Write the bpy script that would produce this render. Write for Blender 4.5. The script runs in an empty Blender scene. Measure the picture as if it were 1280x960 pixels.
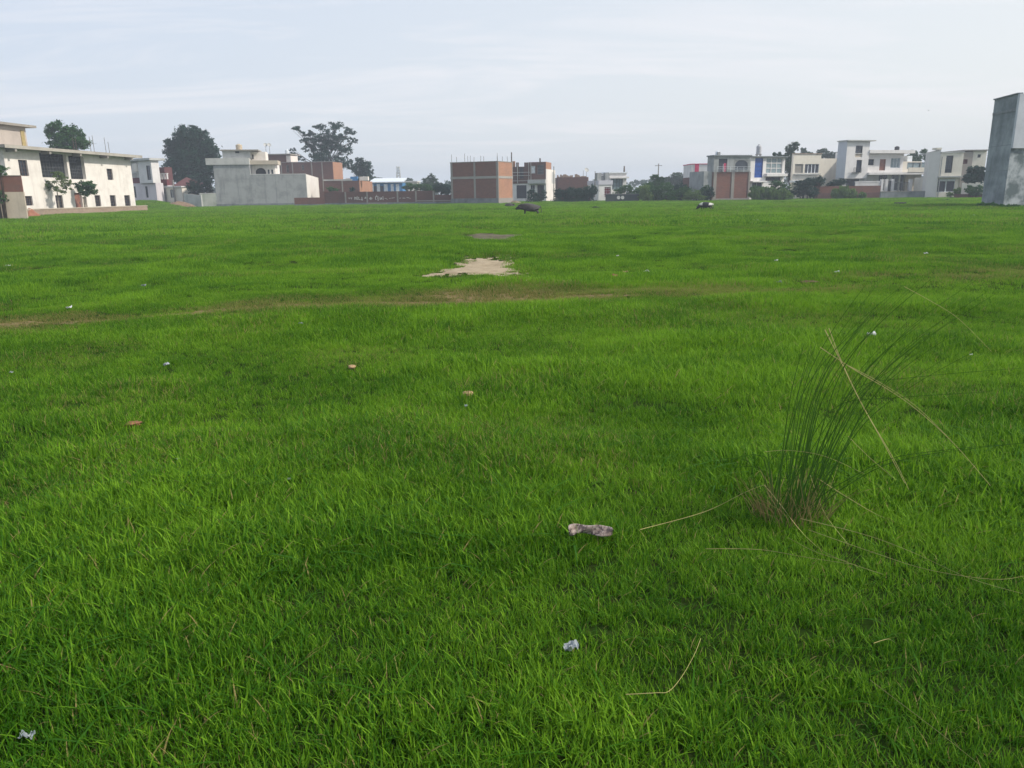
import bpy, math, random
import numpy as np
from mathutils import Vector, Matrix

random.seed(7)
rng = np.random.default_rng(11)
sc = bpy.context.scene
COL = sc.collection
rad = math.radians

# ------------------------------------------------------------------ camera
FPX, CX, CY = 960.0, 640.0, 480.0
CAM_H = 2.0
PITCH = math.atan((480 - 241) / 960.0)
ROLL = 0.0133
fwd = Vector((0, math.cos(PITCH), -math.sin(PITCH)))
r0 = Vector((1, 0, 0)); u0 = Vector((0, math.sin(PITCH), math.cos(PITCH)))
RT = r0 * math.cos(ROLL) - u0 * math.sin(ROLL)
UP = r0 * math.sin(ROLL) + u0 * math.cos(ROLL)
EYE = Vector((0, 0, CAM_H))
cd = bpy.data.cameras.new('camera'); cam = bpy.data.objects.new('camera', cd); COL.objects.link(cam)
cd.sensor_width = 36; cd.lens = 36 * FPX / 1280; cd.clip_end = 6000; cd.clip_start = 0.05
cam.matrix_world = Matrix(((RT.x, UP.x, -fwd.x, EYE.x), (RT.y, UP.y, -fwd.y, EYE.y), (RT.z, UP.z, -fwd.z, EYE.z), (0, 0, 0, 1)))
sc.camera = cam

# ------------------------------------------------------------------ light
SUN_AZ = Vector((0.985, -0.16, 0)).normalized()
SUN_EL = rad(42)
S = Vector((SUN_AZ.x * math.cos(SUN_EL), SUN_AZ.y * math.cos(SUN_EL), math.sin(SUN_EL)))
sl = bpy.data.lights.new('sun', 'SUN'); sl.energy = 3.5; sl.angle = rad(2.5); sl.color = (1.0, 0.93, 0.82)
so = bpy.data.objects.new('sun', sl); COL.objects.link(so)
so.rotation_euler = S.to_track_quat('Z', 'Y').to_euler()
so.location = (60, 0, 80)
w = bpy.data.worlds.new('World'); sc.world = w; w.use_nodes = True
wt = w.node_tree; wt.nodes.clear()
def wn(t, **k):
    n = wt.nodes.new(t)
    for a, b in k.items(): setattr(n, a, b)
    return n
out = wn('ShaderNodeOutputWorld'); bg = wn('ShaderNodeBackground'); bg.inputs['Strength'].default_value = 0.1
sky = wn('ShaderNodeTexSky', sky_type='NISHITA', sun_disc=False, sun_elevation=SUN_EL,
         sun_rotation=math.atan2(SUN_AZ.x, SUN_AZ.y), air_density=1.0, dust_density=3.0, ozone_density=1.0)
tc = wn('ShaderNodeTexCoord'); sep = wn('ShaderNodeSeparateXYZ')
wt.links.new(tc.outputs['Generated'], sep.inputs[0])
# haze veil by elevation
mr = wn('ShaderNodeMapRange'); mr.inputs[1].default_value = 0.0; mr.inputs[2].default_value = 0.42
wt.links.new(sep.outputs['Z'], mr.inputs[0])
ramp = wn('ShaderNodeValToRGB'); wt.links.new(mr.outputs[0], ramp.inputs[0])
e = ramp.color_ramp.elements
e[0].position = 0.0; e[0].color = (0.765, 0.79, 0.80, 1)
e[1].position = 1.0; e[1].color = (0.62, 0.70, 0.81, 1)
# brighter and greyer towards the sun side, bluer away from it
mx = wn('ShaderNodeMapRange'); mx.inputs[1].default_value = -0.6; mx.inputs[2].default_value = 0.65
wt.links.new(sep.outputs['X'], mx.inputs[0])
sidec = wn('ShaderNodeMix', data_type='RGBA'); wt.links.new(mx.outputs[0], sidec.inputs[0])
sidec.inputs[6].default_value = (0.80, 0.84, 0.92, 1); sidec.inputs[7].default_value = (1.07, 1.035, 0.975, 1)
mulc = wn('ShaderNodeMix', data_type='RGBA', blend_type='MULTIPLY'); mulc.inputs[0].default_value = 1
wt.links.new(ramp.outputs[0], mulc.inputs[6]); wt.links.new(sidec.outputs[2], mulc.inputs[7])
# thin streaky cloud
addz = wn('ShaderNodeMath', operation='ADD'); addz.inputs[1].default_value = 0.12
wt.links.new(sep.outputs['Z'], addz.inputs[0])
dx = wn('ShaderNodeMath', operation='DIVIDE'); dy = wn('ShaderNodeMath', operation='DIVIDE')
wt.links.new(sep.outputs['X'], dx.inputs[0]); wt.links.new(addz.outputs[0], dx.inputs[1])
wt.links.new(sep.outputs['Y'], dy.inputs[0]); wt.links.new(addz.outputs[0], dy.inputs[1])
cmb = wn('ShaderNodeCombineXYZ'); wt.links.new(dx.outputs[0], cmb.inputs[0]); wt.links.new(dy.outputs[0], cmb.inputs[1])
mp = wn('ShaderNodeMapping'); mp.inputs['Scale'].default_value = (0.55, 1.5, 1); mp.inputs['Rotation'].default_value = (0, 0, 0.25)
wt.links.new(cmb.outputs[0], mp.inputs[0])
nz = wn('ShaderNodeTexNoise'); nz.inputs['Scale'].default_value = 1.1; nz.inputs['Detail'].default_value = 6; nz.inputs['Roughness'].default_value = 0.6
nz.inputs['Distortion'].default_value = 0.6
wt.links.new(mp.outputs[0], nz.inputs['Vector'])
cr = wn('ShaderNodeMapRange'); cr.inputs[1].default_value = 0.47; cr.inputs[2].default_value = 0.75; cr.inputs[3].default_value = 0.0; cr.inputs[4].default_value = 0.8
wt.links.new(nz.outputs['Fac'], cr.inputs[0])
cm = wn('ShaderNodeMix', data_type='RGBA'); cm.inputs[7].default_value = (0.85, 0.825, 0.845, 1)
wt.links.new(cr.outputs[0], cm.inputs[0]); wt.links.new(mulc.outputs[2], cm.inputs[6])
up10 = wn('ShaderNodeVectorMath', operation='SCALE'); up10.inputs['Scale'].default_value = 10.6
wt.links.new(cm.outputs[2], up10.inputs[0])
fin = wn('ShaderNodeMix', data_type='RGBA'); fin.inputs[0].default_value = 0.86
wt.links.new(sky.outputs[0], fin.inputs[6]); wt.links.new(up10.outputs[0], fin.inputs[7])
wt.links.new(fin.outputs[2], bg.inputs['Color']); wt.links.new(bg.outputs[0], out.inputs['Surface'])
sc.view_settings.view_transform = 'Standard'; sc.view_settings.look = 'None'
sc.view_settings.exposure = 0.3; sc.view_settings.gamma = 1.0
sc.view_settings.use_curve_mapping = False
HAZE_DENSITY = 0.0008
sc.cycles.use_denoising = True; sc.cycles.denoiser = 'OPENIMAGEDENOISE'; sc.cycles.denoising_prefilter = 'ACCURATE'
sc.cycles.max_bounces = 6; sc.cycles.diffuse_bounces = 3; sc.cycles.transmission_bounces = 4
sc.cycles.volume_bounces = 0; sc.cycles.transparent_max_bounces = 8
sc.cycles.volume_step_rate = 4

# ------------------------------------------------------------------ pixel <-> world
def ray(px, py):
    return (fwd + RT * ((px - CX) / FPX) + UP * ((CY - py) / FPX)).normalized()
def proj(p):
    d = Vector(p) - EYE; z = d.dot(fwd)
    return CX + FPX * d.dot(RT) / z, CY - FPX * d.dot(UP) / z
def _hash(ix, iy, seed):
    h = (ix * 374761393 + iy * 668265263 + seed * 974711) & 0x7fffffff
    h = ((h ^ (h >> 13)) * 1274126177) & 0x7fffffff
    return ((h ^ (h >> 16)) & 0xffff) / 65535.0
def vnoise(x, y, seed=0):
    x = np.asarray(x, float); y = np.asarray(y, float)
    ix = np.floor(x).astype(np.int64); iy = np.floor(y).astype(np.int64)
    fx = x - ix; fy = y - iy
    fx = fx * fx * (3 - 2 * fx); fy = fy * fy * (3 - 2 * fy)
    a = _hash(ix, iy, seed); b = _hash(ix + 1, iy, seed); c = _hash(ix, iy + 1, seed); d = _hash(ix + 1, iy + 1, seed)
    return (a * (1 - fx) + b * fx) * (1 - fy) + (c * (1 - fx) + d * fx) * fy
def fbm(x, y, seed=0, octaves=4):
    t = 0; amp = .5
    x = np.asarray(x, float); y = np.asarray(y, float)
    for o in range(octaves):
        t = t + amp * vnoise(x * 2 ** o, y * 2 ** o, seed + o); amp *= .5
    return t / (1 - .5 ** octaves)
def sstep(a, b, x):
    t = np.clip((np.asarray(x, float) - a) / (b - a), 0, 1); return t * t * (3 - 2 * t)
def H(x, y):
    x = np.asarray(x, float); y = np.asarray(y, float)
    d = np.hypot(x, y)
    h = 0.18 * (fbm(x * .42 + 9, y * .55, 3, 3) - .5) + 0.30 * (fbm(x * .11, y * .11 + 4, 5, 2) - .5)
    h = h * (1 - sstep(30, 70, d)) + 0.12 * (fbm(x * .06, y * .06, 8, 2) - .5) * sstep(30, 70, d)
    h = h * (1 - .7 * sstep(110, 140, d))
    # grassy rise in front of the houses beyond the white house
    az = x / np.maximum(y, 1.0)
    h = h + 1.35 * sstep(128, 150, y) * (1 - sstep(-0.455, -0.405, az)) * sstep(-0.56, -0.53, az)
    return h
def G(px, py):
    d = ray(px, py); z = 0.0
    for _ in range(12):
        t = (z - EYE.z) / d.z; p = EYE + d * t; z = float(H(p.x, p.y))
    return Vector((p.x, p.y, z))
def atY(px, py, Y):
    d = ray(px, py); return EYE + d * (Y / d.y)
def gx(px, Y, z=0.0):
    """ground point of depth Y seen in picture column px"""
    a, b = -400.0, 400.0
    for _ in range(60):
        m = (a + b) / 2
        if proj((m, Y, z))[0] < px: a = m
        else: b = m
    return Vector(((a + b) / 2, Y, z))

# ------------------------------------------------------------------ materials
MATS = {}
def new_mat(name):
    m = bpy.data.materials.new(name); m.use_nodes = True
    nt = m.node_tree; nt.nodes.clear()
    o = nt.nodes.new('ShaderNodeOutputMaterial'); b = nt.nodes.new('ShaderNodeBsdfPrincipled')
    nt.links.new(b.outputs[0], o.inputs[0])
    return m, nt, b, o
def N(nt, t, **k):
    n = nt.nodes.new(t)
    for a, b in k.items(): setattr(n, a, b)
    return n
def mixc(nt, fac, a, b, blend='MIX'):
    n = N(nt, 'ShaderNodeMix', data_type='RGBA', blend_type=blend)
    for i, v in ((0, fac), (6, a), (7, b)):
        if hasattr(v, 'links'): nt.links.new(v, n.inputs[i])
        elif i == 0: n.inputs[0].default_value = v
        else: n.inputs[i].default_value = (*v, 1)
    return n.outputs[2]
def noise(nt, vec, scale, detail=4, rough=.6):
    n = N(nt, 'ShaderNodeTexNoise'); n.inputs['Scale'].default_value = scale
    n.inputs['Detail'].default_value = detail; n.inputs['Roughness'].default_value = rough
    if vec is not None: nt.links.new(vec, n.inputs['Vector'])
    return n.outputs['Fac']
def rng_node(nt, v, a, b, c=0., d=1.):
    n = N(nt, 'ShaderNodeMapRange'); nt.links.new(v, n.inputs[0])
    for i, x in enumerate((a, b, c, d)): n.inputs[i + 1].default_value = x
    return n.outputs[0]
def obj_vec(nt, scale=(1, 1, 1)):
    t = N(nt, 'ShaderNodeTexCoord'); m = N(nt, 'ShaderNodeMapping'); m.inputs['Scale'].default_value = scale
    nt.links.new(t.outputs['Object'], m.inputs[0]); return m.outputs[0]
def plaster(name, col, stain=(0.12, 0.12, 0.11), amount=.35, scale=.5, rough=.9, streak=True, lo=.45, hi=.75):
    if name in MATS: return MATS[name]
    m, nt, b, o = new_mat(name)
    v = obj_vec(nt)
    n1 = noise(nt, v, scale, 6, .65)
    vs = obj_vec(nt, (1.6, 1.6, .12) if streak else (1, 1, 1))
    n2 = noise(nt, vs, 1.2, 5, .6)
    fine = noise(nt, v, 9, 3)
    f1 = rng_node(nt, n1, lo, hi, 0, amount); f2 = rng_node(nt, n2, .52, .8, 0, amount)
    c = mixc(nt, f1, col, stain); c = mixc(nt, f2, c, stain)
    c = mixc(nt, rng_node(nt, fine, .3, .7, 0, .16), c, tuple(x * .6 for x in col))
    nt.links.new(c, b.inputs['Base Color']); b.inputs['Roughness'].default_value = rough
    b.inputs['Specular IOR Level'].default_value = .2
    bp = N(nt, 'ShaderNodeBump'); bp.inputs['Strength'].default_value = .3; bp.inputs['Distance'].default_value = .02
    nt.links.new(fine, bp.inputs['Height']); nt.links.new(bp.outputs[0], b.inputs['Normal'])
    MATS[name] = m; return m
def brick(name, c1, c2, mortar=(.30, .27, .24), stain=(.10, .085, .08), amount=.35):
    if name in MATS: return MATS[name]
    m, nt, b, o = new_mat(name)
    t = N(nt, 'ShaderNodeTexCoord'); s = N(nt, 'ShaderNodeSeparateXYZ'); nt.links.new(t.outputs['Object'], s.inputs[0])
    a = N(nt, 'ShaderNodeMath', operation='ADD'); nt.links.new(s.outputs[0], a.inputs[0]); nt.links.new(s.outputs[1], a.inputs[1])
    c = N(nt, 'ShaderNodeCombineXYZ'); nt.links.new(a.outputs[0], c.inputs[0]); nt.links.new(s.outputs[2], c.inputs[1])
    br = N(nt, 'ShaderNodeTexBrick'); nt.links.new(c.outputs[0], br.inputs['Vector'])
    br.inputs['Scale'].default_value = 1; br.inputs['Brick Width'].default_value = .24; br.inputs['Row Height'].default_value = .085
    br.inputs['Mortar Size'].default_value = .008; br.inputs['Color1'].default_value = (*c1, 1); br.inputs['Color2'].default_value = (*c2, 1)
    br.inputs['Mortar'].default_value = (*mortar, 1)
    v = obj_vec(nt)
    n1 = noise(nt, v, .55, 6, .65); n2 = noise(nt, v, 3.5, 3)
    cc = mixc(nt, rng_node(nt, n1, .42, .75, 0, amount), br.outputs[0], stain)
    n3 = noise(nt, obj_vec(nt, (.5, .5, 3.2)), 1.6, 4); cc = mixc(nt, rng_node(nt, n3, .45, .7, 0, .35), cc, tuple(x * .55 for x in c2)); cc = mixc(nt, rng_node(nt, n2, .35, .7, 0, .45), cc, tuple(min(1, x * 1.5) for x in c2))
    nt.links.new(cc, b.inputs['Base Color']); b.inputs['Roughness'].default_value = .95; b.inputs['Specular IOR Level'].default_value = .1
    bp = N(nt, 'ShaderNodeBump'); bp.inputs['Strength'].default_value = .5; bp.inputs['Distance'].default_value = .01; bp.invert = True
    nt.links.new(br.outputs['Fac'], bp.inputs['Height']); nt.links.new(bp.outputs[0], b.inputs['Normal'])
    MATS[name] = m; return m
def plain(name, col, rough=.7, metal=0., var=.25, scale=3., spec=.3):
    if name in MATS: return MATS[name]
    m, nt, b, o = new_mat(name)
    n1 = noise(nt, obj_vec(nt), scale, 4)
    c = mixc(nt, rng_node(nt, n1, .3, .7, 0, 1), tuple(x * (1 - var) for x in col), tuple(min(1, x * (1 + var)) for x in col))
    nt.links.new(c, b.inputs['Base Color']); b.inputs['Roughness'].default_value = rough; b.inputs['Metallic'].default_value = metal
    b.inputs['Specular IOR Level'].default_value = spec
    MATS[name] = m; return m
def foliage(name, c1, c2, trans=.25):
    if name in MATS: return MATS[name]
    m, nt, b, o = new_mat(name)
    g = N(nt, 'ShaderNodeNewGeometry'); at = N(nt, 'ShaderNodeAttribute', attribute_name='rnd')
    n1 = noise(nt, g.outputs['Position'], .35, 3)
    f = N(nt, 'ShaderNodeMath', operation='ADD'); nt.links.new(rng_node(nt, n1, .3, .7, -.2, .5), f.inputs[0])
    r2 = rng_node(nt, at.outputs['Fac'], 0, 1, 0, .5); nt.links.new(r2, f.inputs[1])
    c = mixc(nt, f.outputs[0], c1, c2)
    nt.links.new(c, b.inputs['Base Color']); b.inputs['Roughness'].default_value = .8; b.inputs['Specular IOR Level'].default_value = .06
    tr = N(nt, 'ShaderNodeBsdfTranslucent'); nt.links.new(c, tr.inputs[0])
    ms = N(nt, 'ShaderNodeMixShader'); ms.inputs[0].default_value = trans
    nt.links.new(b.outputs[0], ms.inputs[1]); nt.links.new(tr.outputs[0], ms.inputs[2]); nt.links.new(ms.outputs[0], o.inputs[0])
    MATS[name] = m; return m

WHITE = plaster('white_paint', (.80, .75, .70), (.42, .37, .33), .5)
WHITE2 = plaster('pale_paint', (.74, .72, .71), (.42, .40, .38), .45)
CREAM = plaster('cream_paint', (.74, .69, .60), (.40, .36, .30), .3)
CEMENT = plaster('cement_render', (.34, .35, .35), (.13, .14, .14), .75)
CEMENT_PALE = plaster('pale_cement', (.50, .50, .48), (.22, .23, .22), .6)
CEMENT_DARK = plaster('dark_cement', (.21, .23, .24), (.07, .085, .085), .75)
CONCRETE = plaster('concrete', (.29, .27, .245), (.16, .15, .14), .5)
SLAB = plaster('weathered_slab', (.33, .30, .26), (.13, .12, .11), .5)
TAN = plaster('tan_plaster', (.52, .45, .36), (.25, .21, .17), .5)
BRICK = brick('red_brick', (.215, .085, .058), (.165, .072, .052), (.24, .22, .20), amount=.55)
BRICK_SUNLIT = brick('sunlit_brick', (.42, .20, .115), (.34, .165, .10), (.36, .30, .25), amount=.35)  # paler copy of the brick, with sunlight painted into its colour
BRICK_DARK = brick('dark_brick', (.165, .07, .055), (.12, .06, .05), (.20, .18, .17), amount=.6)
BRICK_OLD = brick('worn_brick', (.25, .165, .12), (.31, .235, .175), (.38, .33, .28), amount=.4)
DARK = plain('dark_interior', (.018, .02, .024), .5)  # near-black colour standing in for unlit interiors
GLASS = plain('dark_glass', (.03, .04, .055), .12, spec=.6)
GLASS_PALE = plain('pale_glass', (.20, .26, .28), .15, spec=.6)
BLUE = plain('blue_panel', (.025, .085, .33), .25)
BLUE_PALE = plain('blue_sheet', (.05, .20, .42), .5)
METAL_W = plain('white_metal', (.66, .70, .74), .45)
STEEL = plain('rust_steel', (.11, .085, .07), .7)
GRILLE = plain('grille_steel', (.07, .075, .08), .5)
MAROON = plaster('maroon_paint', (.15, .035, .042), (.1, .02, .03), .4)
MAROON_SOFT = plaster('brown_maroon', (.13, .055, .055), (.07, .035, .035), .4)
PINK = plain('pink_band', (.62, .06, .14), .7)
BROWN = plain('brown_door', (.23, .10, .07), .6)
YELLOW = plain('ochre_door', (.36, .28, .12), .7)
BLACKT = plain('black_plastic', (.03, .03, .032), .4)
BEIGE_T = plain('beige_tank', (.50, .42, .31), .6)
GREYT = plain('grey_tank', (.42, .42, .44), .6)
SHUTTER = plain('dark_shutter', (.05, .055, .075), .5)
PAINTMARK = plain('white_lettering_paint', (.62, .60, .58), .9)

# ------------------------------------------------------------------ mesh building
class MB:
    def __init__(s): s.v = []; s.f = []
    def box(s, x0, x1, y0, y1, z0, z1):
        i = len(s.v)
        s.v += [(x0, y0, z0), (x1, y0, z0), (x1, y1, z0), (x0, y1, z0), (x0, y0, z1), (x1, y0, z1), (x1, y1, z1), (x0, y1, z1)]
        s.f += [tuple(i + k for k in q) for q in ((0, 3, 2, 1), (4, 5, 6, 7), (0, 1, 5, 4), (1, 2, 6, 5), (2, 3, 7, 6), (3, 0, 4, 7))]
        return s
    def quad(s, *p):
        i = len(s.v); s.v += [tuple(q) for q in p]; s.f.append(tuple(range(i, i + len(p)))); return s
    def tube(s, pts, rs, n=6, cap=True):
        pts = [Vector(p) for p in pts]
        if not hasattr(rs, '__len__'): rs = [rs] * len(pts)
        i0 = len(s.v)
        for k, p in enumerate(pts):
            t = (pts[min(k + 1, len(pts) - 1)] - pts[max(k - 1, 0)]).normalized()
            a = Vector((0, 0, 1)) if abs(t.z) < .9 else Vector((1, 0, 0))
            e1 = t.cross(a).normalized(); e2 = t.cross(e1)
            for j in range(n):
                q = p + (e1 * math.cos(2 * math.pi * j / n) + e2 * math.sin(2 * math.pi * j / n)) * rs[k]
                s.v.append(tuple(q))
        for k in range(len(pts) - 1):
            for j in range(n):
                a = i0 + k * n + j; b = i0 + k * n + (j + 1) % n
                s.f.append((a, b, b + n, a + n))
        if cap:
            s.f.append(tuple(i0 + j for j in range(n))[::-1]); s.f.append(tuple(i0 + (len(pts) - 1) * n + j for j in range(n)))
        return s
    def lathe(s, prof, n=16, c=(0, 0, 0)):
        i0 = len(s.v)
        for r, z in prof:
            for j in range(n):
                a = 2 * math.pi * j / n; s.v.append((c[0] + r * math.cos(a), c[1] + r * math.sin(a), c[2] + z))
        for k in range(len(prof) - 1):
            for j in range(n):
                a = i0 + k * n + j; b = i0 + k * n + (j + 1) % n; s.f.append((a, b, b + n, a + n))
        s.f.append(tuple(i0 + j for j in range(n))[::-1]); s.f.append(tuple(i0 + (len(prof) - 1) * n + j for j in range(n)))
        return s
    def build(s, name, mat, parent=None, loc=None, smooth=False):
        me = bpy.data.meshes.new(name); me.from_pydata(s.v, [], s.f); me.update()
        if mat: me.materials.append(mat)
        if smooth: me.polygons.foreach_set('use_smooth', [True] * len(me.polygons))
        o = bpy.data.objects.new(name, me); COL.objects.link(o)
        if parent: o.parent = parent
        if loc is not None: o.location = loc
        return o
def tag(o, label=None, cat=None, group=None, kind=None):
    if label: o['label'] = label
    if cat: o['category'] = cat
    if group: o['group'] = group
    if kind: o['kind'] = kind
    return o
def empty(name, loc, rz, label, cat, group=None):
    o = bpy.data.objects.new(name, None); COL.objects.link(o); o.location = loc; o.rotation_euler = (0, 0, rz)
    o.empty_display_size = .3
    return tag(o, label, cat, group)

class House:
    """local frame: x along the facade (left to right), y into the building, z up"""
    def __init__(s, name, label, cat, L, R, group=None, z=0.0, zm=None):
        zm = z + (4.0 if cat in ('house', 'building', 'shed') else .8) if zm is None else zm   # height at which the columns were read
        s.A = gx(*L, zm); s.B = gx(*R, zm); s.A.z = s.B.z = z; s.W = (s.B - s.A).length
        u = (s.B - s.A).normalized(); s.u = u; s.n = Vector((-u.y, u.x, 0))
        s.root = empty(name, s.A, math.atan2(u.y, u.x), label, cat, group)
        s.z = z
    def uv(s, px, py, d=0.0):
        r = ray(px, py); P = s.A + s.n * d
        t = (P - EYE).dot(s.n) / r.dot(s.n); q = EYE + r * t
        return (q - s.A).dot(s.u), q.z - s.z
    def rect(s, r, d=0.0):
        px0, py0, px1, py1 = r; pm = (py0 + py1) / 2; xm = (px0 + px1) / 2
        return s.uv(px0, pm, d)[0], s.uv(px1, pm, d)[0], s.uv(xm, py1, d)[1], s.uv(xm, py0, d)[1]
    def ydepth(s, x, px, py):
        """local y at which the wall x = const is seen at pixel px"""
        r = ray(px, py); P = s.A + s.u * x
        t = (P - EYE).dot(s.u) / r.dot(s.u); q = EYE + r * t
        return (q - s.A).dot(s.n)
    def world(s, x, y, z): return s.A + s.u * x + s.n * y + Vector((0, 0, z))
    def body(s, name, mat, x0, x1, z0, z1, depth, holes=(), front=0.0, reveal=.28):
        """a walled block whose front has real openings; holes are local rects"""
        m = MB(); y0, y1 = front, front + depth
        hs = [(max(a, x0 + .02), min(b, x1 - .02), max(c, z0 + .02), min(d, z1 - .02)) for a, b, c, d in holes]
        xs = sorted({x0, x1, *[h[0] for h in hs], *[h[1] for h in hs]}); zs = sorted({z0, z1, *[h[2] for h in hs], *[h[3] for h in hs]})
        for i in range(len(xs) - 1):
            for k in range(len(zs) - 1):
                cx, cz = (xs[i] + xs[i + 1]) / 2, (zs[k] + zs[k + 1]) / 2
                if any(h[0] < cx < h[1] and h[2] < cz < h[3] for h in hs): continue
                m.quad((xs[i], y0, zs[k]), (xs[i + 1], y0, zs[k]), (xs[i + 1], y0, zs[k + 1]), (xs[i], y0, zs[k + 1]))
        r = y0 + reveal
        for a, b, c, d in hs:
            m.quad((a, y0, c), (a, y0, d), (a, r, d), (a, r, c)); m.quad((b, y0, c), (b, r, c), (b, r, d), (b, y0, d))
            m.quad((a, y0, c), (a, r, c), (b, r, c), (b, y0, c)); m.quad((a, y0, d), (b, y0, d), (b, r, d), (a, r, d))
        m.quad((x0, y1, z0), (x0, y0, z0), (x0, y0, z1), (x0, y1, z1)); m.quad((x1, y0, z0), (x1, y1, z0), (x1, y1, z1), (x1, y0, z1))
        m.quad((x1, y1, z0), (x0, y1, z0), (x0, y1, z1), (x1, y1, z1)); m.quad((x0, y0, z1), (x1, y0, z1), (x1, y1, z1), (x0, y1, z1))
        return m.build(name, mat, s.root)
    def block(s, name, mat, x0, x1, y0, y1, z0, z1, parent=None):
        return MB().box(x0, x1, y0, y1, z0, z1).build(name, mat, parent or s.root)
    def window(s, h, fm, pm, front=0.0, nx=2, nz=2, name='window', recess=.14, bar=.05):
        a, b, c, d = h; y = front + recess; m = MB(); t = .07
        m.box(a, a + t, y - .05, y + .05, c, d); m.box(b - t, b, y - .05, y + .05, c, d)
        m.box(a + t, b - t, y - .05, y + .05, c, c + t); m.box(a + t, b - t, y - .05, y + .05, d - t, d)
        for i in range(1, nx):
            x = a + (b - a) * i / nx; m.box(x - bar / 2, x + bar / 2, y - .035, y + .03, c + t, d - t)
        for k in range(1, nz):
            z = c + (d - c) * k / nz; m.box(a + t, b - t, y - .03, y + .035, z - bar / 2, z + bar / 2)
        f = m.build(name, fm, s.root)
        MB().box(a - .01, b + .01, y + .06, y + .09, c - .01, d + .01).build('pane', pm, f)
        return f
    def rebar(s, pts, h=1.2, r=.03):
        for x, y, z in pts:
            lean = random.uniform(-.06, .06)
            MB().tube([(x, y, z), (x + lean, y, z + h * random.uniform(.6, 1.1))], r, 5).build('rebar', STEEL, s.root)

# ------------------------------------------------------------------ ground
def path_center(x):   # depth of the worn trail at world x, from the picture
    return np.interp(x, PX_, PY_)
_pp = [G(*p) for p in ((-160, 417), (0, 408), (200, 396), (400, 384), (640, 374), (860, 368), (1000, 361), (1100, 353), (1280, 344), (1440, 337))]
PX_ = [p.x for p in _pp]; PY_ = [p.y for p in _pp]
def soil_mask(x, y):
    """pale bare patch: positive inside"""
    c = G(600, 336); dxx = (x - c.x); dyy = (y - c.y)
    # half-width grows towards the camera
    e_ = np.minimum.reduce([(y - (c.y - 1.75)) / .8, (c.y + 3.9 - y) / 1.6, (dxx + 1.12 - .13 * (y - c.y)) / .6, (1.15 - .04 * (y - c.y) - dxx) / .6])
    return e_ + .9 * (fbm(x * 1.6, y * 1.6, 31, 5) - .54) + .9 * (vnoise(x * 9, y * 3.5, 35) - .5) + .7 * (vnoise(x * 19, y * 6, 36) - .5)
def mud_mask(x, y):
    c = G(614, 297)
    return 1 - np.hypot((x - c.x) / 1.6, (y - c.y) / 3.6) + 1.0 * (fbm(x * 2.0, y * .9, 41, 4) - .5)
def trail_mask(x, y):
    wdt = .62 + .5 * (fbm(x * .35, y * 0, 51, 2) - .5)
    v = 1 - np.abs(y - path_center(x) - .5 * (fbm(x * .3, y * 0 + 7, 52, 2) - .5)) / wdt
    c = G(610, 374)
    v2 = 1.15 - np.hypot((x - c.x) / 2.0, (y - c.y - .1) / 1.0)
    return np.maximum(v * .9, v2 * 1.2) + 1.7 * (fbm(x * .8, y * 2.6, 53, 5) - .60) - .85 * sstep(1.2, 4.5, x) - .25

def ground_mesh():
    rs = [0.0]; r = .4
    while r < 1500: rs.append(r); r *= 1.019 if r < 170 else 1.12
    rs = np.array(rs[1:])
    fine = np.arange(-46, 46.01, .35)
    coarse_ = np.concatenate([np.arange(46, 180, 6)[1:], np.arange(-180, -46, 6)])
    ang = np.radians(np.concatenate([fine, coarse_]))
    na, nr = len(ang), len(rs)
    X = rs[:, None] * np.sin(ang)[None]; Y = rs[:, None] * np.cos(ang)[None]
    Z = H(X, Y)
    v = np.stack([X, Y, Z], -1).reshape(-1, 3)
    v = np.vstack([v, [[0, 0, float(H(0, 0))]]])
    i = np.arange(nr - 1)[:, None] * na; j = np.arange(na)[None]; j2 = (j + 1) % na
    f = np.stack([i + j, i + na + j, i + na + j2, i + j2], -1).reshape(-1, 4)
    faces = [tuple(reversed(q)) for q in f.tolist()] + [(len(v) - 1, (k + 1) % na, k) for k in range(na)]
    me = bpy.data.meshes.new('ground'); me.from_pydata(v.tolist(), [], faces); me.update()
    me.polygons.foreach_set('use_smooth', [True] * len(me.polygons))
    o = bpy.data.objects.new('ground', me); COL.objects.link(o)
    return o
def green_nodes(nt):
    """shared colour field of the meadow, by world position"""
    g = N(nt, 'ShaderNodeNewGeometry')
    mpn = N(nt, 'ShaderNodeMapping'); mpn.inputs['Scale'].default_value = (.35, 1, 0); nt.links.new(g.outputs['Position'], mpn.inputs[0])
    big = noise(nt, mpn.outputs[0], .09, 4, .6)
    mpb = N(nt, 'ShaderNodeMapping'); mpb.inputs['Scale'].default_value = (1, 1, 0); nt.links.new(g.outputs['Position'], mpb.inputs[0])
    mid = noise(nt, mpb.outputs[0], .55, 4, .65)
    a = N(nt, 'ShaderNodeMath', operation='ADD'); nt.links.new(rng_node(nt, big, .35, .65, -.1, .5), a.inputs[0])
    nt.links.new(rng_node(nt, mid, .35, .65, -.15, .55), a.inputs[1])
    return a.outputs[0], mid, g
LUSH = (.042, .145, .005); SUNNY = (.205, .39, .020); DRYC = (.30, .25, .09)
gm, nt, b, o_ = new_mat('meadow_ground')
fac, mid, gg = green_nodes(nt)
fn = noise(nt, gg.outputs['Position'], 14, 4)
c = mixc(nt, fac, (.016, .034, .006), (.03, .055, .010))  # soil darkened to stand in for shade between the blades
c = mixc(nt, rng_node(nt, fn, .5, .75, 0, .5), c, (.045, .038, .018))
nt.links.new(c, b.inputs['Base Color']); b.inputs['Roughness'].default_value = 1; b.inputs['Specular IOR Level'].default_value = 0
ground = ground_mesh(); ground.data.materials.append(gm); tag(ground, kind='structure')

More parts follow.
